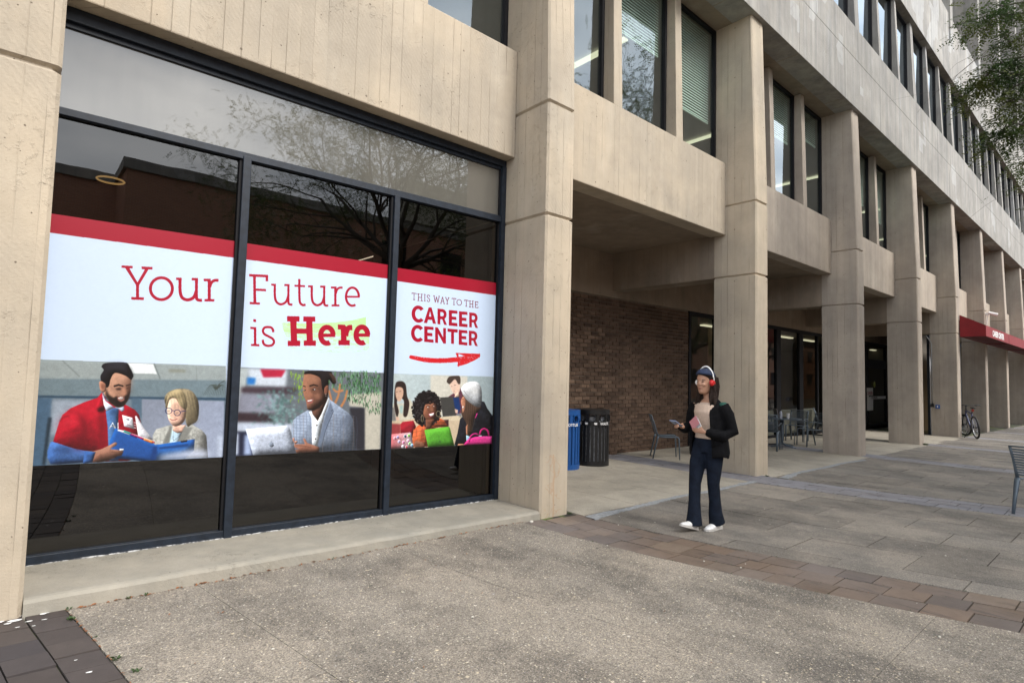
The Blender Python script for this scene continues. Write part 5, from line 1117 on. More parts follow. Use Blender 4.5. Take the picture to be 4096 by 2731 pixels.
MB().rings([[(.13*math.cos(t), y, .13*math.sin(t)) for t in np.linspace(0, 2*PI, 24, endpoint=False)] for y in (-.004, 0)]).build('disc', plain('yellow_vinyl', (.35, .38, .03), .5), root)
root = empty('exit_sign', (16.9, 3.9, 2.42), label="green glowing 'EXIT' sign inside the glazed wall, left of the thick mullion", cat='exit sign')
MB().box(-.02, .62, 0, .05, -.03, .25).build('sign_box', M['black_paint'], root); me = text_mesh('EXIT', .24, .004); me.materials.append(M['exit'])
for v in me.vertices: v.co = (v.co.x+.03, -.006, .02+v.co.y)
link_mesh('lettering', me, root)
root = empty('picture_frame', (13.45, 5.9, 1.25), label='small framed notice on the tan wall inside, left of the first free pillar', cat='picture frame')
MB().box(-.35, .35, 0, .04, -.3, .3).build('frame', M['black_paint'], root); MB().box(-.28, .28, -.006, 0, -.23, .23).build('sheet', M['white_plastic'], root)

# ------------------------------------------------------------------ bicycle
bx, by = 24.55, -.46
bk_ = empty('bicycle', (bx, by, gz(bx)), rz=math.radians(24), label='dark mountain bike parked on its stand beside the pillar with the conduit', cat='bicycle'); bk_.scale = (1.12,)*3
blk = plain('bike_rubber', (.012, .012, .012), .7); fr_ = plain('bike_frame_paint', (.05, .055, .11), .3, .3); sil = plain('bike_silver', (.6, .62, .66), .3, .7)
def wheel(cx, st):
    root = empty('wheel'); root.parent = bk_; root.location = (cx, 0, .345); root.rotation_euler = (math.radians(-6), 0, st)
    def tor(R_, r2, mt, nm, N=40, K=8):
        rs = []
        for i in range(N+1):
            t = 2*PI*i/N; rs.append([((R_+r2*math.cos(2*PI*k/K))*math.cos(t), r2*math.sin(2*PI*k/K), (R_+r2*math.cos(2*PI*k/K))*math.sin(t)) for k in range(K)])
        return MB().rings(rs, cap=False).build(nm, mt, root, smooth=True)
    tor(.318, .027, blk, 'tyre'); tor(.286, .011, sil, 'rim', K=6)
    sp = MB()
    for k in range(28): a = 2*PI*k/28; sp.tube([(.02*math.cos(a+1), .03*(1 if k % 2 else -1), .02*math.sin(a+1)), (.28*math.cos(a), 0, .28*math.sin(a))], .0012, 4)
    sp.build('spokes', sil, root); MB().tube([(0, -.05, 0), (0, .05, 0)], .024, 10).build('hub', blk, root); MB().tube([(0, .03, 0), (0, .033, 0)], .08, 16).build('brake_disc', sil, root)
wheel(0, 0); wheel(1.08, .35)
def bt(p, r2, nm='frame_tube', mt=fr_, fl=1.0): return MB().tube(p, r2, 10, fl).build(nm, mt, bk_, smooth=True)
BB, ST_, HT, HB = (.43, 0, .30), (.30, 0, .74), (.88, 0, .82), (.91, 0, .70)
bt([BB, ST_], .017); bt([ST_, HT], .018); bt([BB, HB], .024); bt([HB, HT], .022, 'head_tube')
for s in (-.055, .055): bt([(.43, s*.5, .30), (0, s, .345)], .009, 'chain_stay'); bt([(.31, s*.4, .70), (0, s, .345)], .008, 'seat_stay'); bt([(.93, s, .68), (1.08, s, .345)], .015, 'fork_leg', blk)
bt([(.93, -.06, .68), (.93, .06, .68)], .018, 'fork_crown', blk); bt([ST_, (.26, 0, .90)], .013, 'seat_post', blk)
q = MB(); q.rings([[(x+.0, w_*math.cos(t), .93+h_*math.sin(t)) for t in np.linspace(0, 2*PI, 10, endpoint=False)] for x, w_, h_ in ((.12, .07, .02), (.18, .075, .028), (.27, .045, .024), (.36, .022, .018), (.41, .015, .012))]).build('saddle', blk, bk_, smooth=True)
bt([HT, (.87, 0, .96)], .016, 'stem', blk); bt([(.87, 0, .96), (.80, 0, .99)], .016, 'stem', blk)
bt([(.86, -.36, 1.0), (.82, -.2, .99), (.80, 0, .98), (.82, .2, .99), (.86, .36, 1.0)], .012, 'handlebar', blk)
for s in (-1, 1): bt([(.87, s*.24, 1.0), (.865, s*.37, 1.0)], .018, 'grip', blk); bt([(.86, s*.22, .985), (.93, s*.30, .95)], .006, 'brake_lever', blk)
bt([(.43, -.07, .30), (.30, -.08, .19)], .010, 'crank', blk); bt([(.43, .07, .30), (.56, .08, .41)], .010, 'crank', blk); MB().tube([(.43, -.035, .30), (.43, -.04, .30)], .09, 20).build('chainring', blk, bk_)
MB().box(.24, .36, -.17, -.08, .165, .19).build('pedal', blk, bk_); MB().box(.50, .62, .08, .17, .40, .42).build('pedal', blk, bk_); bt([(.30, .04, .33), (.24, .22, .0)], .009, 'kickstand', blk)
MB().box(.215, .245, -.03, .03, .82, .88).build('rear_reflector', plain('red_reflector', (.35, .02, .01), .3), bk_)

# ------------------------------------------------------------------ the walking woman
def basis(px, py, heading):
    f = Vector((math.cos(heading), math.sin(heading), 0)); l = Vector((0, 0, 1)).cross(f); g0 = gz(px)
    return lambda a, b_, z: (px+f.x*a+l.x*b_, py+f.y*a+l.y*b_, g0+z)
W_ = basis(5.42, -1.34, math.radians(173))
def loft(mb, rs, seg=24, exps=1.0):
    """rs: (a, b, z, half-width sideways, half-depth front-back)"""
    out = []
    for a, b_, z, wd, dp in rs:
        out.append([W_(a+dp*math.copysign(abs(math.sin(t))**exps, math.sin(t)), b_+wd*math.copysign(abs(math.cos(t))**exps, math.cos(t)), z) for t in np.linspace(0, 2*PI, seg, endpoint=False)])
    return mb.rings(out)
def limb(mb, pts, seg=14, fl=1.0): return mb.tube([W_(*p[:3]) for p in pts], [(p[3], p[3]*fl) for p in pts], seg)
person = empty('person', W_(0, 0, 0), label='woman in black jacket, navy flared trousers and headphones walking left with a phone', cat='person')
def fix(o, root=person): o.matrix_parent_inverse = Matrix.Translation(-root.location); return o
g = G('skin'); M['skin'] = g.done(g.princ(g.mix(g.noise(g.pos(), 30, 3), C4(.36, .19, .125), C4(.44, .25, .165)), .5, None, 0, .4))
jk = plain('black_jacket_cloth', (.004, .004, .005), .9, 0, 18, .5, spec=.15, bump=.6); nv = plain('navy_trouser_cloth', (.008, .012, .022), .9, 0, 14, .35, spec=.15, bump=.5); bg_ = plain('beige_knit', (.50, .38, .30), .8, 0, 60, .12, bump=.3)
b = MB()
# head: skull, jaw, nose, chin, ears
hd = (.055, -.005, 1.535)
b.rings([[W_(hd[0]+a+dp*math.sin(t), hd[1]+wd*math.cos(t), hd[2]+z) for t in np.linspace(0, 2*PI, 20, endpoint=False)] for a, z, wd, dp in
    ((.035, -.125, .022, .030), (.025, -.112, .042, .052), (.010, -.085, .056, .074), (.002, -.045, .066, .088), (0, 0, .071, .094), (0, .045, .072, .095), (-.005, .085, .062, .082), (-.005, .112, .036, .048), (-.005, .122, .01, .014))])
limb(b, [(.078+.05, 0, 1.555, .010), (.158, 0, 1.520, .013), (.155, 0, 1.508, .013), (.13, 0, 1.50, .010)], 8)          # nose
for s in (-1, 1):
    b.sph(W_(.055, s*.073, 1.535), (.012, .012, .028), 8, 6)
    b.sph(W_(.125, s*.032, 1.507), (.022, .022, .018), 8, 6)                                                     # cheeks
b.sph(W_(.138, 0, 1.478), (.018, .018, .007), 10, 6); b.sph(W_(.133, 0, 1.466), (.016, .016, .008), 10, 6); b.sph(W_(.125, 0, 1.438), (.02, .02, .014), 8, 6)
limb(b, [(.0, 0, 1.31, .062), (.005, 0, 1.37, .052), (.015, 0, 1.44, .050), (.03, 0, 1.49, .052)])
loft(b, [(0, 0, .84, .15, .095), (0, 0, .92, .155, .10), (.005, 0, 1.02, .125, .085), (.01, 0, 1.14, .135, .095), (.015, 0, 1.24, .150, .10), (.0, 0, 1.31, .155, .08), (-.005, 0, 1.355, .10, .06), (0, 0, 1.38, .06, .05)])
# arms: right (b<0) holds a phone forward, left (b>0) bent across the belly
RA = [(-.01, -.148, 1.295, .048), (.0, -.185, 1.20, .045), (.01, -.210, 1.06, .038), (.12, -.20, 1.035, .034), (.215, -.165, 1.055, .026), (.245, -.155, 1.065, .022)]
LA = [(-.01, .148, 1.295, .048), (-.035, .195, 1.20, .045), (-.055, .240, 1.03, .038), (.06, .205, .99, .034), (.155, .125, 1.015, .026), (.180, .10, 1.025, .022)]
limb(b, RA); limb(b, LA)
def hand(mb, base, d, up, side, curl=.5):
    """palm plus four fingers and a thumb; d points along the hand, side towards the thumb"""
    d, up, side = Vector(d).normalized(), Vector(up).normalized(), Vector(side).normalized(); B = Vector(base)
    rs = []
    for t, w_, h_ in ((0, .022, .014), (.03, .034, .014), (.07, .038, .012), (.088, .035, .010)):
        c = B+d*t; rs.append([W_(*(c+side*w_*math.cos(q)+up*h_*math.sin(q))) for q in np.linspace(0, 2*PI, 12, endpoint=False)])
    mb.rings(rs)
    for k, (off, ln) in enumerate(((.027, .066), (.009, .074), (-.009, .068), (-.027, .052))):
        c = B+d*.08+side*off; P = [c]; dd = d.copy()
        for j in range(3): dd = (dd*math.cos(curl*(j+1)*.55)-up*math.sin(curl*(j+1)*.55)).normalized(); P.append(P[-1]+dd*ln*(.42, .32, .26)[j])
        mb.tube([W_(*p) for p in P], [.0095, .009, .008, .0065], 8)
    c = B+d*.025+side*.03; P = [c, c+side*.025+d*.02-up*.006, c+side*.032+d*.048-up*.018, c+side*.022+d*.068-up*.024]
    mb.tube([W_(*p) for p in P], [.012, .011, .010, .008], 8)
hand(b, (.25, -.153, 1.066), (.9, .12, .22), (0, -.5, .85), (.1, .85, .45), .75)
hand(b, (.185, .096, 1.028), (.55, -.72, .25), (.6, .5, .5), (.2, -.2, .95), .8)
# legs: left leg (b>0) behind and planted, right leg reaching forward
LL = [(-.005, .080, .88, .085), (-.005, .070, .66, .068), (-.01, .06, .47, .050), (-.045, .05, .28, .045), (-.08, .045, .10, .030), (-.085, .045, .06, .030)]
RL = [(.0, -.08, .88, .085), (.085, -.07, .67, .068), (.135, -.06, .475, .050), (.165, -.045, .29, .045), (.195, -.035, .125, .030), (.20, -.035, .09, .030)]
limb(b, LL); limb(b, RL)
body = b.build('body', M['skin'], person); fix(body); remesh(body, .0065, 3, .5)
# eyes, brows
q = MB()
for s in (-1, 1): q.sph(W_(.137, s*.030, 1.540), (.010, .012, .005), 8, 6)
fix(q.build('eye', plain('eye', (.03, .02, .015), .3), person, smooth=True))
q = MB()
for s in (-1, 1): q.tube([W_(.138, s*.014, 1.557), W_(.141, s*.034, 1.561), W_(.126, s*.054, 1.556)], [.0028, .0034, .002], 6)
fix(q.build('eyebrow', M['black_paint'], person)); q = MB(); q.tube([W_(.150, -.02, 1.472), W_(.157, 0, 1.4715), W_(.150, .02, 1.472)], .0028, 6); fix(q.build('lips', plain('lip', (.22, .06, .05), .4), person))
# hair: dark mass, long locks down the back and over the shoulders
hr = MB()
hr.rings([[W_(hd[0]+a+dp*math.sin(t), wd*math.cos(t), hd[2]+z) for t in np.linspace(0, 2*PI, 20, endpoint=False)] for a, z, wd, dp in
    ((-.065, -.20, .075, .045), (-.06, -.10, .086, .055), (-.050, -.03, .090, .068), (-.038, .03, .092, .088), (-.020, .075, .090, .104), (-.012, .112, .070, .086), (-.01, .135, .03, .036))])
rn = random.Random(2)
for k in range(70):
    s = rn.choice((-1, 1)); y0 = s*rn.uniform(.03, .092); a0 = rn.uniform(-.09, .01)
    P = [(hd[0]+a0, y0, 1.59), (hd[0]+a0-.01, y0*1.12, 1.49), (hd[0]+a0-.02+rn.uniform(-.02, .05), y0*1.25+rn.uniform(-.02, .02), 1.37), (hd[0]+a0-.01+rn.uniform(-.02, .06), y0*1.35+rn.uniform(-.02, .03), rn.uniform(1.16, 1.28))]
    hr.tube([W_(*p) for p in P], [.012, .014, .012, .003], 6)
ho = fix(hr.build('hair', plain('brown_hair', (.022, .013, .010), .75, 0, 90, .6, .2, bump=.8), person)); remesh(ho, .008, 2, .4)
cp = MB(); cp.rings([[W_(hd[0]-.008+dp*math.sin(t), wd*math.cos(t), hd[2]+z+.028*math.sin(t)*k) for t in np.linspace(0, 2*PI, 24, endpoint=False)] for z, wd, dp, k in ((.060, .095, .116, 1), (.085, .092, .110, .6), (.118, .074, .088, .3), (.142, .040, .046, 0), (.148, .01, .012, 0))])
fix(cp.build('bandana', plain('blue_bandana', (.010, .020, .055), .8, 0, 30, .5), person, smooth=True))
hb = MB(); hb.tube([W_(hd[0]-.005, .098*math.cos(t), hd[2]+.01+.155*math.sin(t)) for t in np.linspace(-.05, PI+.05, 22)], .0085, 8); fix(hb.build('headphone_band', M['white_plastic'], person, smooth=True))
for s in (-1, 1):
    c = MB(); c.tube([W_(hd[0]+.005, s*.078, 1.530), W_(hd[0]+.005, s*.096, 1.530)], [.034, .032], 18); fix(c.build('ear_cushion', M['white_plastic'] if s < 0 else plain('red_cushion', (.5, .015, .02), .5), person, smooth=False))
    c = MB(); c.tube([W_(hd[0]+.005, s*.096, 1.530), W_(hd[0]+.005, s*.108, 1.530)], [.032, .024], 18); c.box(0, 0, 0, 0, 0, 0); fix(c.build('ear_cup', M['white_plastic'] if s < 0 else plain('red_cup', (.62, .02, .02), .4), person))
# top
t_ = MB(); loft(t_, [(.0, 0, .93, .158, .108), (.008, 0, 1.0, .136, .100), (.012, 0, 1.06, .134, .098), (.016, 0, 1.14, .146, .110), (.022, 0, 1.22, .158, .120), (.012, 0, 1.29, .152, .104), (.0, 0, 1.325, .118, .078)]); to = fix(t_.build('knit_top', bg_, person)); remesh(to, .009, 3)
# jacket: an open shell, wide and loose, hem at the hips
def shell(rs, a0, a1, seg=40, th=.014, jit=.006):
    q = MB(); out = []; T_ = np.linspace(a0, a1, seg)
    for i, (a, b_, z, wd, dp) in enumerate(rs):
        o_, n_ = [], []
        for k, t in enumerate(T_):
            wv = 1+jit*8*math.sin(t*9+z*21)*.12+jit*8*math.sin(t*5-z*33)*.10
            o_.append(W_(a+dp*wv*math.sin(t), b_+wd*wv*math.cos(t), z+.010*math.sin(t*4+i))); n_.append(W_(a+(dp*wv-th)*math.sin(t), b_+(wd*wv-th)*math.cos(t), z+.010*math.sin(t*4+i)))
        out.append(o_+n_[::-1])
    return q.rings(out)
# opening faces forward: angle pi/2 is the front
jr = [(-.015, 0, .76, .215, .155), (-.015, 0, .82, .222, .165), (-.01, 0, .90, .215, .160), (-.008, 0, 1.0, .198, .150), (-.005, 0, 1.10, .188, .142), (0, 0, 1.20, .183, .134), (-.002, 0, 1.27, .176, .120), (-.008, 0, 1.32, .150, .098), (-.012, 0, 1.352, .105, .076)]
jo_ = shell(jr, PI/2+.62, PI/2+2*PI-.62)
for ARM in (RA, LA): limb(jo_, [(p[0], p[1]*1.06, p[2], p[3]+(.020, .022, .022, .022, .020, .016)[k]) for k, p in enumerate(ARM[:5])]+[(ARM[5][0]-.02, ARM[5][1]*1.0, ARM[5][2]-.002, .040)])
for s in (-1, 1): limb(jo_, [(-.06, s*.07, 1.385, .020), (.04, s*.075, 1.345, .024), (.098, s*.098, 1.22, .022), (.125, s*.125, 1.05, .018), (.12, s*.14, .88, .016)], 10, .6)
jo = fix(jo_.build('jacket', jk, person)); remesh(jo, .0085, 3, .5)
gp = MB(); gp.sph(W_(-.01, .172, 1.305), (.046, .046, .030), 12, 8); fix(gp.build('green_shoulder_panel', plain('green_cloth', (.012, .07, .05), .8), person, smooth=True))
# trousers, flared at the hem
tr_ = MB(); loft(tr_, [(-.002, 0, .80, .165, .112), (0, 0, .88, .168, .116), (0, 0, .95, .152, .108), (0, 0, .985, .146, .102)])
def leg(L_, hem):
    pts = [(L_[0][0], L_[0][1], .86, .092), (L_[1][0], L_[1][1], .68, .080), (L_[2][0]+.005, L_[2][1], .48, .060), (L_[3][0], L_[3][1], .30, .058), ((L_[3][0]+L_[4][0])/2, L_[4][1], .17, .068), (L_[4][0]-.012, L_[4][1], .062, hem)]
    limb(tr_, pts, 20, 1.12)
leg(LL, .080); leg(RL, .082)
to = fix(tr_.build('trousers', nv, person)); remesh(to, .009, 3, .5)
# shoes
def shoe(a, b_, z, pitch, nm='shoe'):
    q = MB(); rs = []
    for t, w_, h_, zz in ((-.06, .024, .030, .034), (-.04, .034, .042, .044), (.02, .036, .040, .042), (.08, .040, .032, .034), (.13, .042, .024, .026), (.17, .032, .018, .020), (.188, .012, .010, .014)):
        rs.append([W_(a+(t*math.cos(pitch)-(zz+h_*math.sin(u))*math.sin(pitch)), b_+w_*math.cos(u), z+t*math.sin(pitch)+(zz+h_*math.sin(u))*math.cos(pitch)) for u in np.linspace(0, 2*PI, 16, endpoint=False)])
    q.rings(rs); o = fix(q.build(nm, M['white_plastic'], person, smooth=True))
    s_ = MB(); rs = []
    for t, w_ in ((-.068, .020), (-.05, .036), (.02, .038), (.09, .044), (.14, .044), (.18, .032), (.196, .012)):
        rs.append([W_(a+t*math.cos(pitch)-zz*math.sin(pitch), b_+ww, z+t*math.sin(pitch)+zz*math.cos(pitch)) for ww, zz in ((-w_, 0), (w_, 0), (w_, .022), (-w_, .022))])
    s_.rings(rs).build('sole', plain('shoe_sole', (.5, .48, .45), .7), o); return o
shoe(-.09, .045, .004, 0); shoe(.205, -.035, .024, .28)
ph = MB(); c = Vector((.36, -.13, 1.10)); d1 = Vector((.75, .1, .35)).normalized()*.075; d2 = Vector((-.1, .95, .0)).normalized()*.037; d3 = d1.cross(d2).normalized()*.004
pp = [c+s1*d1+s2*d2-d3 for s1, s2 in ((-1, -1), (1, -1), (1, 1), (-1, 1))]+[c+s1*d1+s2*d2+d3 for s1, s2 in ((-1, -1), (1, -1), (1, 1), (-1, 1))]
po = empty('mobile_phone', W_(*c), label="pale blue mobile phone held in the walking woman's right hand", cat='phone')
fix(ph.hexa([W_(*p) for p in pp]).build('phone_body', plain('pale_blue_case', (.22, .28, .42), .4), po, bevel=.002), po)
c = Vector((.245, .03, 1.10)); card = MB(); root = empty('folded_papers', W_(*c), label="pink and white striped papers held against the walking woman's jacket in her left hand", cat='papers')
for k in range(3):
    d1 = Vector((.15, .72, .35+.1*k)).normalized()*(.06); d2 = Vector((.3, -.3, .9)).normalized()*.045; d3 = d1.cross(d2).normalized()*.0015; cc = c+d3*(k*4)+d2*(.25*k)
    fix(MB().hexa([W_(*(cc+s1*d1+s2*d2-d3)) for s1, s2 in ((-1, -1), (1, -1), (1, 1), (-1, 1))]+[W_(*(cc+s1*d1+s2*d2+d3)) for s1, s2 in ((-1, -1), (1, -1), (1, 1), (-1, 1))]).build('sheet', [M['white_plastic'], plain('grey_card', (.35, .37, .42), .5), plain('pink_card', (.6, .25, .28), .5)][k], root), root)

# ------------------------------------------------------------------ trees
g = G('bark'); M['bark'] = g.done(g.princ(g.mix(g.noise(g.mapv(g.pos(), (10, 10, 2)), 1.5, 6, .7), C4(.06, .05, .04), C4(.13, .11, .09)), .9, g.bump(g.noise(g.pos(), 30, 4), .6, .01)))
def leafmat(name, a, b_, tw=.35):
    g = G(name); r = g.n('ShaderNodeSeparateXYZ', {0: g.n('ShaderNodeTexWhiteNoise', {'Vector': g.mapv(g.pos(), (2.5, 2.5, 2.5)), }, noise_dimensions='3D').outputs['Color']}).outputs[0]
    n2 = g.ramp(g.noise(g.pos(), 2.2, 3), .4, .62); c = g.mix(n2, C4(*a), C4(*b_)); c = g.mix(.5, c, g.mix(g.noise(g.pos(), 40, 2), C4(.4, .4, .4), C4(1.7, 1.7, 1.6)), 'MULTIPLY')
    p = g.princ(c, .5, None, 0, .4); t = g.n('ShaderNodeBsdfTranslucent', {'Color': c}); return g.done(g.n('ShaderNodeMixShader', {0: tw, 1: p.outputs[0], 2: t.outputs[0]}))
M['leaf'] = leafmat('honey_locust_leaflets', (.06, .105, .035), (.13, .15, .04))
def spray_leaves(name, centres, mat, parent, leaf_n=8, L_=.24, lw=.021, ll=.052, seed=1, big=1.0):
    """feathery compound leaves: a bent rachis with paired leaflets, all joined"""
    rs = np.random.RandomState(seed); N = len(centres); C_ = np.array([c[:3] for c in centres]); 
    az = rs.uniform(0, 2*PI, N); dr = rs.uniform(-.9, .25, N); d = np.stack([np.cos(az)*np.cos(dr), np.sin(az)*np.cos(dr), np.sin(dr)], 1)
    up = np.stack([rs.normal(0, .35, N), rs.normal(0, .35, N), np.ones(N)], 1); sd_ = np.cross(d, up); sd_ /= np.linalg.norm(sd_, axis=1, keepdims=True)
    Ls = rs.uniform(.7, 1.2, N)*L_*big; V = []; 
    for k in range(leaf_n):
        t = (k+1)/leaf_n
        for s in (-1, 1):
            base_ = C_+d*(Ls*t)[:, None]; base_ = base_+np.array([0, 0, -1.])*(.25*Ls*t*t)[:, None]
            out = sd_*s*.92+d*.38+rs.normal(0, .16, (N, 3)); l_ = ll*big*(1-.45*abs(t-.45)); w_ = lw*big
            side = d*.95+rs.normal(0, .2, (N, 3))
            V.append(np.stack([base_, base_+out*l_*.5+side*w_*.5, base_+out*l_, base_+out*l_*.5-side*w_*.5], 1))
    V = np.concatenate(V, 0).reshape(-1, 3); nq = len(V)//4
    me = bpy.data.meshes.new(name); me.vertices.add(len(V)); me.vertices.foreach_set('co', V.ravel().astype(np.float32)); me.loops.add(nq*4); me.loops.foreach_set('vertex_index', np.arange(nq*4, dtype=np.int32))
    me.polygons.add(nq); me.polygons.foreach_set('loop_start', np.arange(0, nq*4, 4, dtype=np.int32)); me.polygons.foreach_set('loop_total', np.full(nq, 4, np.int32)); me.update(calc_edges=True); me.validate(); me.materials.append(mat)
    return link_mesh(name, me, parent)
def grow(rn, start, direction, length, r, depth, segs, tips, mb, droop=.0, spread=.6):
    P = [Vector(start)]; d = Vector(direction).normalized(); n = 5; rs = [r]
    for i in range(n):
        d = (d+Vector((rn.gauss(0, .16), rn.gauss(0, .16), rn.gauss(0, .10)-droop))).normalized(); P.append(P[-1]+d*length/n); rs.append(r*(1-.55*(i+1)/n))
    mb.tube(P, rs, 8 if r > .06 else 5)
    if depth <= 1: tips += [(p, r) for p in P[1:]]
    if depth == 0: return
    for k in range(rn.choice((3, 4)) if depth > 1 else 4):
        i = rn.randint(2, n); q = P[i]; a = rn.uniform(0, 2*PI); perp = d.orthogonal().normalized(); perp = Matrix.Rotation(a, 3, d) @ perp
        nd = (d*(1-spread*.6)+perp*spread+Vector((0, 0, .06))).normalized(); grow(rn, q, nd, length*rn.uniform(.58, .78), rs[i]*.62, depth-1, segs, tips, mb, droop+.03, spread)
def locust(name, x, y, H, label, seed, dirs, nspray, extra=None, keep=None, depth=3, group='honey locust trees on the plaza', big=1.0, clump=.32):
    rn = random.Random(seed); root = empty(name, (x, y, gz(x)), label=label, cat='tree', group=group); tips = []
    tb = MB(); top = (x+.15, y+.1, H*.36); tb.tube([(x, y, gz(x)-.1), (x+.02, y, .4), (x+.05, y+.05, H*.2), top], [.26, .19, .16, .14], 12)
    o = tb.build('trunk', M['bark'], root, smooth=True); o.matrix_parent_inverse = Matrix.Translation(-root.location)
    bb = MB()
    for d, l in dirs: grow(rn, top, d, l, .095, depth, 5, tips, bb)
    if extra:
        for P in extra:
            bb.tube(P, [.022-.018*i/(len(P)-1) for i in range(len(P))], 5)
            for i in range(1, len(P)):
                for t in np.linspace(0, 1, 5): tips.append((Vector(P[i-1]).lerp(Vector(P[i]), t), -1.))
    o = bb.build('limbs', M['bark'], root, smooth=True); o.matrix_parent_inverse = Matrix.Translation(-root.location)
    cs = []; ex = [p for p, r in tips if r < 0]; nm = [p for p, r in tips if r >= 0]
    for p in ex:
        for _ in range(6):
            q = (p.x+rn.gauss(0, .14), p.y+rn.gauss(0, .14), p.z+rn.gauss(-.05, .12)); d_ = Vector(q)-cam.matrix_world.translation; z_ = d_.dot(_f)
            if z_ > 0 and 2048+2255.4*d_.dot(_r)/z_ < 3835 + max(0, (1365.5-2255.4*d_.dot(_u)/z_-450)*.5): continue
            cs.append(q)
    while len(cs) < nspray and nm:
        p = rn.choice(nm); q = (p.x+rn.gauss(0, clump), p.y+rn.gauss(0, clump), p.z+rn.gauss(0, clump*.7))
        if keep is None or keep(q): cs.append(q)
    o = spray_leaves('leaves', cs, M['leaf'], root, seed=seed, big=big); o['kind'] = 'stuff'; o.matrix_parent_inverse = Matrix.Translation(-root.location)
    return root
fan = lambda n, el, l, a0=0: [((math.cos(a0+2*PI*k/n)*math.cos(el), math.sin(a0+2*PI*k/n)*math.cos(el), math.sin(el)), l) for k in range(n)]
# boughs that reach into the top right of the picture
def ray3(u, v, x):
    d = _f + _r*((u-2048)/2255.4) - _u*((v-1365.5)/2255.4); c = cam.matrix_world.translation; return tuple(c+d*((x-c.x)/d.x))
CX = 12.6
bough = [[(14.6, -6.2, 7.6), (13.6, -4.4, 8.2), ray3(4060, 60, CX), ray3(3960, 60, CX), ray3(3880, 85, CX), ray3(3820, 105, CX)],
         [(13.6, -4.4, 8.2), ray3(4090, 10, CX), ray3(4010, 25, CX), ray3(3950, 15, CX)],
         [(14.4, -6.0, 7.0), (13.4, -4.3, 7.4), ray3(4085, 230, CX), ray3(4020, 240, CX), ray3(3965, 285, CX), ray3(3900, 320, CX), ray3(3850, 330, CX)],
         [(13.4, -4.3, 7.2), ray3(4080, 300, CX), ray3(3995, 290, CX), ray3(3960, 240, CX)], [ray3(3965, 285, CX), ray3(3890, 360, CX), ray3(3850, 385, CX), ray3(3820, 415, CX)],
         [(14.2, -5.8, 6.4), (13.3, -4.2, 6.5), ray3(4095, 400, CX), ray3(4040, 400, CX), ray3(3990, 430, CX)], [(13.3, -4.2, 6.4), ray3(4090, 500, CX), ray3(4030, 490, CX), ray3(3990, 560, CX), ray3(3940, 580, CX)],
         [ray3(4060, 480, CX), ray3(4010, 530, CX), ray3(3960, 545, CX)],
         [(14.0, -5.6, 5.6), ray3(4096, 640, CX), ray3(4085, 700, CX)], [ray3(4090, 150, CX), ray3(4040, 170, CX), ray3(3990, 120, CX)], [ray3(4096, 330, CX), ray3(4050, 350, CX), ray3(4020, 370, CX)]]
def keepB(q):       # crown stays clear of the picture's middle and of the building
    d = Vector(q)-cam.matrix_world.translation; z = d.dot(_f)
    if z > 0:
        u = 2048+2255.4*d.dot(_r)/z; v = 1365.5-2255.4*d.dot(_u)/z
        if u < 4096 and -200 < v < 2800: return False
    return q[1] < -.6
locust('honey_locust_tree', 14.9, -7.4, 13.5, 'honey locust whose feathery boughs hang into the top right corner', 11, fan(5, .75, 3.6, .3)+fan(3, 1.2, 4.2, 1.), 9000, bough, keepB, depth=3, big=1.28)
locust('honey_locust_tree', 9.6, -11.2, 14.0, 'honey locust seen only mirrored in the nearest shop window', 23, fan(6, .55, 3.6, .1)+fan(4, 1.1, 3.9, .8), 15000, None, lambda q: q[1] < -6.5, depth=3)
for tx_, ty_, sd_0, lb in ((33.5, -9.6, 41, 'fourth honey locust along the plaza, mirrored in the arcade glass'), (44., -9.2, 43, 'farthest honey locust along the plaza, mirrored in the arcade glass')):
    locust('honey_locust_tree', tx_, ty_, 9.0, lb, sd_0, fan(5, .6, 3.4, .5)+fan(2, 1.2, 3.6, .2), 3500, None, lambda q: q[1] < -5.6, depth=2, big=1.5, clump=.5)
locust('honey_locust_tree', 17.8, -9.8, 18.0, 'honey locust seen only mirrored in the second-storey windows', 31, fan(5, .7, 4.0, .5)+fan(3, 1.2, 4.6, .2), 9000, None, lambda q: q[1] < -5.6, depth=3, big=1.35)

# ------------------------------------------------------------------ brick building across the plaza, seen in the reflections
ob = empty('brick_building', (3.2, -24.2, 0), label='reddish brick building across the plaza, mirrored in the shop window', cat='building'); inv = Matrix.Translation((-3.2, 24.2, 0))
g = G('red_brick_far'); bt_ = g.n('ShaderNodeTexBrick', {'Vector': g.mapv(g.pos(), (1, 1, 1), (0, 0, 0), (PI/2, 0, 0)), 'Color1': C4(.42, .20, .125), 'Color2': C4(.32, .15, .10), 'Mortar': C4(.42, .34, .27), 'Scale': 1.0, 'Mortar Size': .006, 'Brick Width': .22, 'Row Height': .075})
M['farbrick'] = g.done(g.princ(bt_.outputs['Color'], .9))
def inb(o): o.matrix_parent_inverse = inv; return o
inb(MB().box(3.2, 95, -40, -24.2, -1, 10.3).build('wall', M['farbrick'], ob)); inb(MB().box(-26, 3.2, -40, -27.4, -1, 10.3).build('wall', M['farbrick'], ob))
inb(MB().box(3.05, 95.1, -40.1, -24.05, 10.3, 10.75).build('coping', M['grey'], ob)); inb(MB().box(-26.1, 3.05, -40.1, -27.25, 10.3, 10.75).build('coping', M['grey'], ob))
for z in (3.6, 6.6): inb(MB().box(3.2, 95, -24.22, -24.14, z, z+.14).build('string_course', M['farbrick'], ob))
for x in np.arange(16, 94, 4.2):
    for z in (1.0, 4.5, 7.6):
        o = inb(MB().box(x, x+1.6, -24.19, -24.12, z, z+1.7).build('window', M['black_alum'], ob))
M['siding'] = plain('pale_metal_siding', (.52, .50, .42), .6)
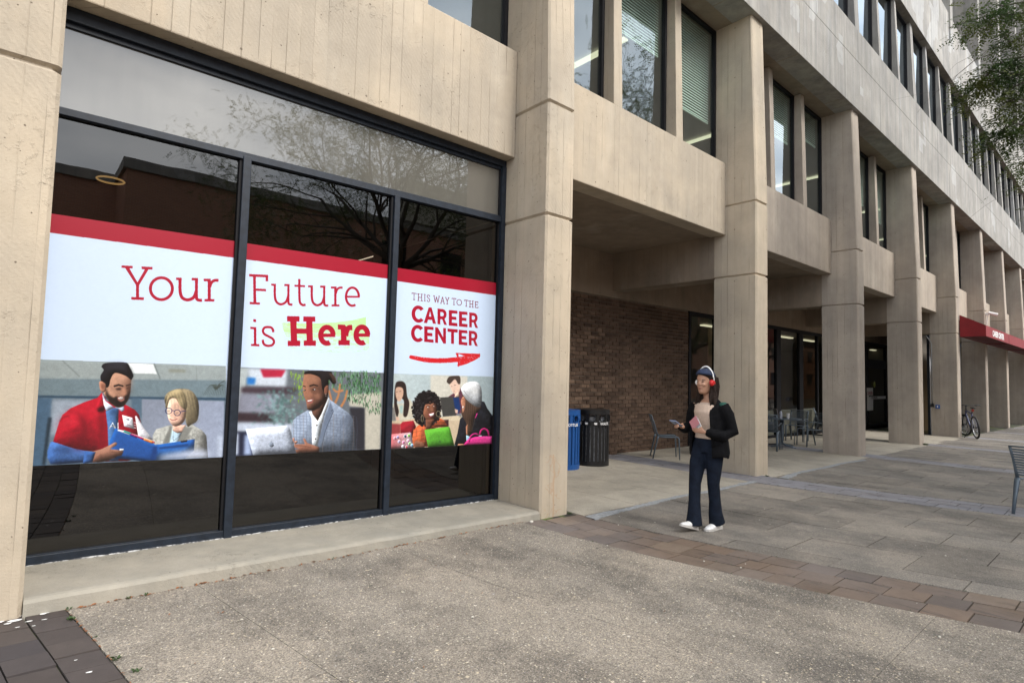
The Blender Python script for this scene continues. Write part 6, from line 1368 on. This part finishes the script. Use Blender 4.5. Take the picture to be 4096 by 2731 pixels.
sb2 = empty('pale_plant_room', (14, -20, 0), label='pale slatted rooftop block across the plaza, mirrored in the third pane', cat='roof block')
q = MB()
for k in range(12): q.box(17.0, 27, -25.2+.02*(k % 2), -23.9, 10.75+k*.22, 10.75+k*.22+.19)
o = q.build('siding_panel', M['siding'], sb2); o.matrix_parent_inverse = Matrix.Translation((-14, 20, 0))

# ------------------------------------------------------------------ small things on the ground
rn = random.Random(9); lv = MB()
def fallen(x, y, s, z=.004):
    a = rn.uniform(0, PI); c, s_ = math.cos(a), math.sin(a); X = x; zz = gz(X)+z
    lv.add([(X-c*s, y-s_*s, zz), (X-s_*s*.35, y+c*s*.35, zz+s*.35), (X+c*s, y+s_*s, zz+.002), (X+s_*s*.35, y-c*s*.35, zz+s*.2)], [(0, 1, 2), (0, 2, 3)])
for _ in range(150): x = rn.uniform(.25, 4.1); fallen(x, -.03+rn.uniform(-.012, .018)-.0*x, rn.uniform(.008, .022))
for _ in range(110): x = rn.uniform(.3, 12); y = -rn.uniform(.4, 4.6); fallen(warp(x, y), y, rn.uniform(.006, .014))
for _ in range(60): x = rn.uniform(4.8, 12); y = rn.uniform(-.2, 3.0); fallen(x, y, rn.uniform(.006, .013))
for _ in range(40): y = -rn.uniform(0, 1.6); fallen(warp(.2, y), y, rn.uniform(.006, .016))
tag(lv.build('fallen_leaves', plain('dry_leaf', (.22, .085, .03), .8, 0, 20, .6)), 'scattered dry reddish-brown leaflets along the plinth and over the paving', None, kind='stuff')
wd_ = MB()
def weed(x, y, n, s, z=0):
    for k in range(n):
        a = rn.uniform(0, 2*PI); l_ = s*.75*rn.uniform(.5, 1.1); w_ = l_*.22; h_ = l_*rn.uniform(.3, .9); bx_, by_ = x+rn.gauss(0, s*.25), y+rn.gauss(0, s*.25); c, s_ = math.cos(a), math.sin(a); z0 = gz(x)+z
        wd_.add([(bx_, by_, z0), (bx_+c*l_*.5-s_*w_, by_+s_*l_*.5+c*w_, z0+h_*.8), (bx_+c*l_, by_+s_*l_, z0+h_), (bx_+c*l_*.5+s_*w_, by_+s_*l_*.5-c*w_, z0+h_*.75)], [(0, 1, 2, 3)])
for x, y, n, s in ((.22, -.02, 9, .03), (.22, -.20, 18, .035), (.52, -.03, 12, .026), (.62, -.03, 10, .026), (.36, -.90, 20, .034), (.42, -1.1, 16, .03), (.30, -.55, 8, .02), (4.68, -.06, 22, .035), (9.55, -.1, 24, .045), (19.7, -.1, 40, .08), (1.9, -.03, 6, .02), (3.2, -.04, 6, .02)): weed(x, y, n, s)
for _ in range(90):
    x0 = rn.choice([4.0, 4.25, 4.51, 4.77]); y = -rn.uniform(.3, 4.2); weed(warp(x0, y), y, 3, .014)
for _ in range(60):
    k = rn.randrange(7); x0 = 4.77+.34+.637*k; y = -rn.uniform(.8, 4.2); weed(warp(x0, y), y, 3, .013)
for _ in range(80): x0 = 9.55; y = -rn.uniform(.2, 4.2); weed(warp(x0, y)+rn.choice([0, .0, -.76]), y, 4, .022)
tag(wd_.build('weeds', plain('weed_green', (.035, .070, .014), .6, 0, 30, .4)), 'small green weeds and moss growing in the paving joints', None, kind='stuff')
# paint splashes on the dark pavers
sp = MB()
for x, y, s in ((.06, .03, .045), (.10, -.02, .03), (-.03, -.04, .04), (-.06, -.07, .025), (.03, -.10, .022), (.0, .02, .03), (.14, .03, .018), (-.10, -.02, .03), (.10, -.12, .016), (-.02, -.16, .014), (.05, -.19, .012), (.24, -.98, .018), (.20, -.80, .010), (.12, .01, .022)):
    pts = []; n = 12
    for k in range(n): a = 2*PI*k/n; rr = s*rn.uniform(.5, 1.0); pts.append((x+rr*math.cos(a), y+rr*.55*math.sin(a), gz(x)+.0052))
    sp.add(pts, [tuple(range(n))])
tag(sp.build('paint_splashes', M['white_plastic']), 'white splashes of paint spattered over the dark pavers by the pillar', None, kind='stuff')
pb = MB()
for _ in range(46):
    x = rn.uniform(.3, 7); y = -rn.uniform(.1, 4.2); s = rn.uniform(.004, .011); pb.sph((warp(x, y), y, gz(x)+s*.3), (s, s*.8, s*.4), 6, 4)
pb.sph((warp(4.05, -.1), -.1, gz(4)+.012), (.022, .018, .014), 8, 6)
tag(pb.build('pebbles', plain('pale_pebble', (.55, .52, .46), .7)), 'a few loose pale pebbles on the aggregate paving', None, kind='stuff')
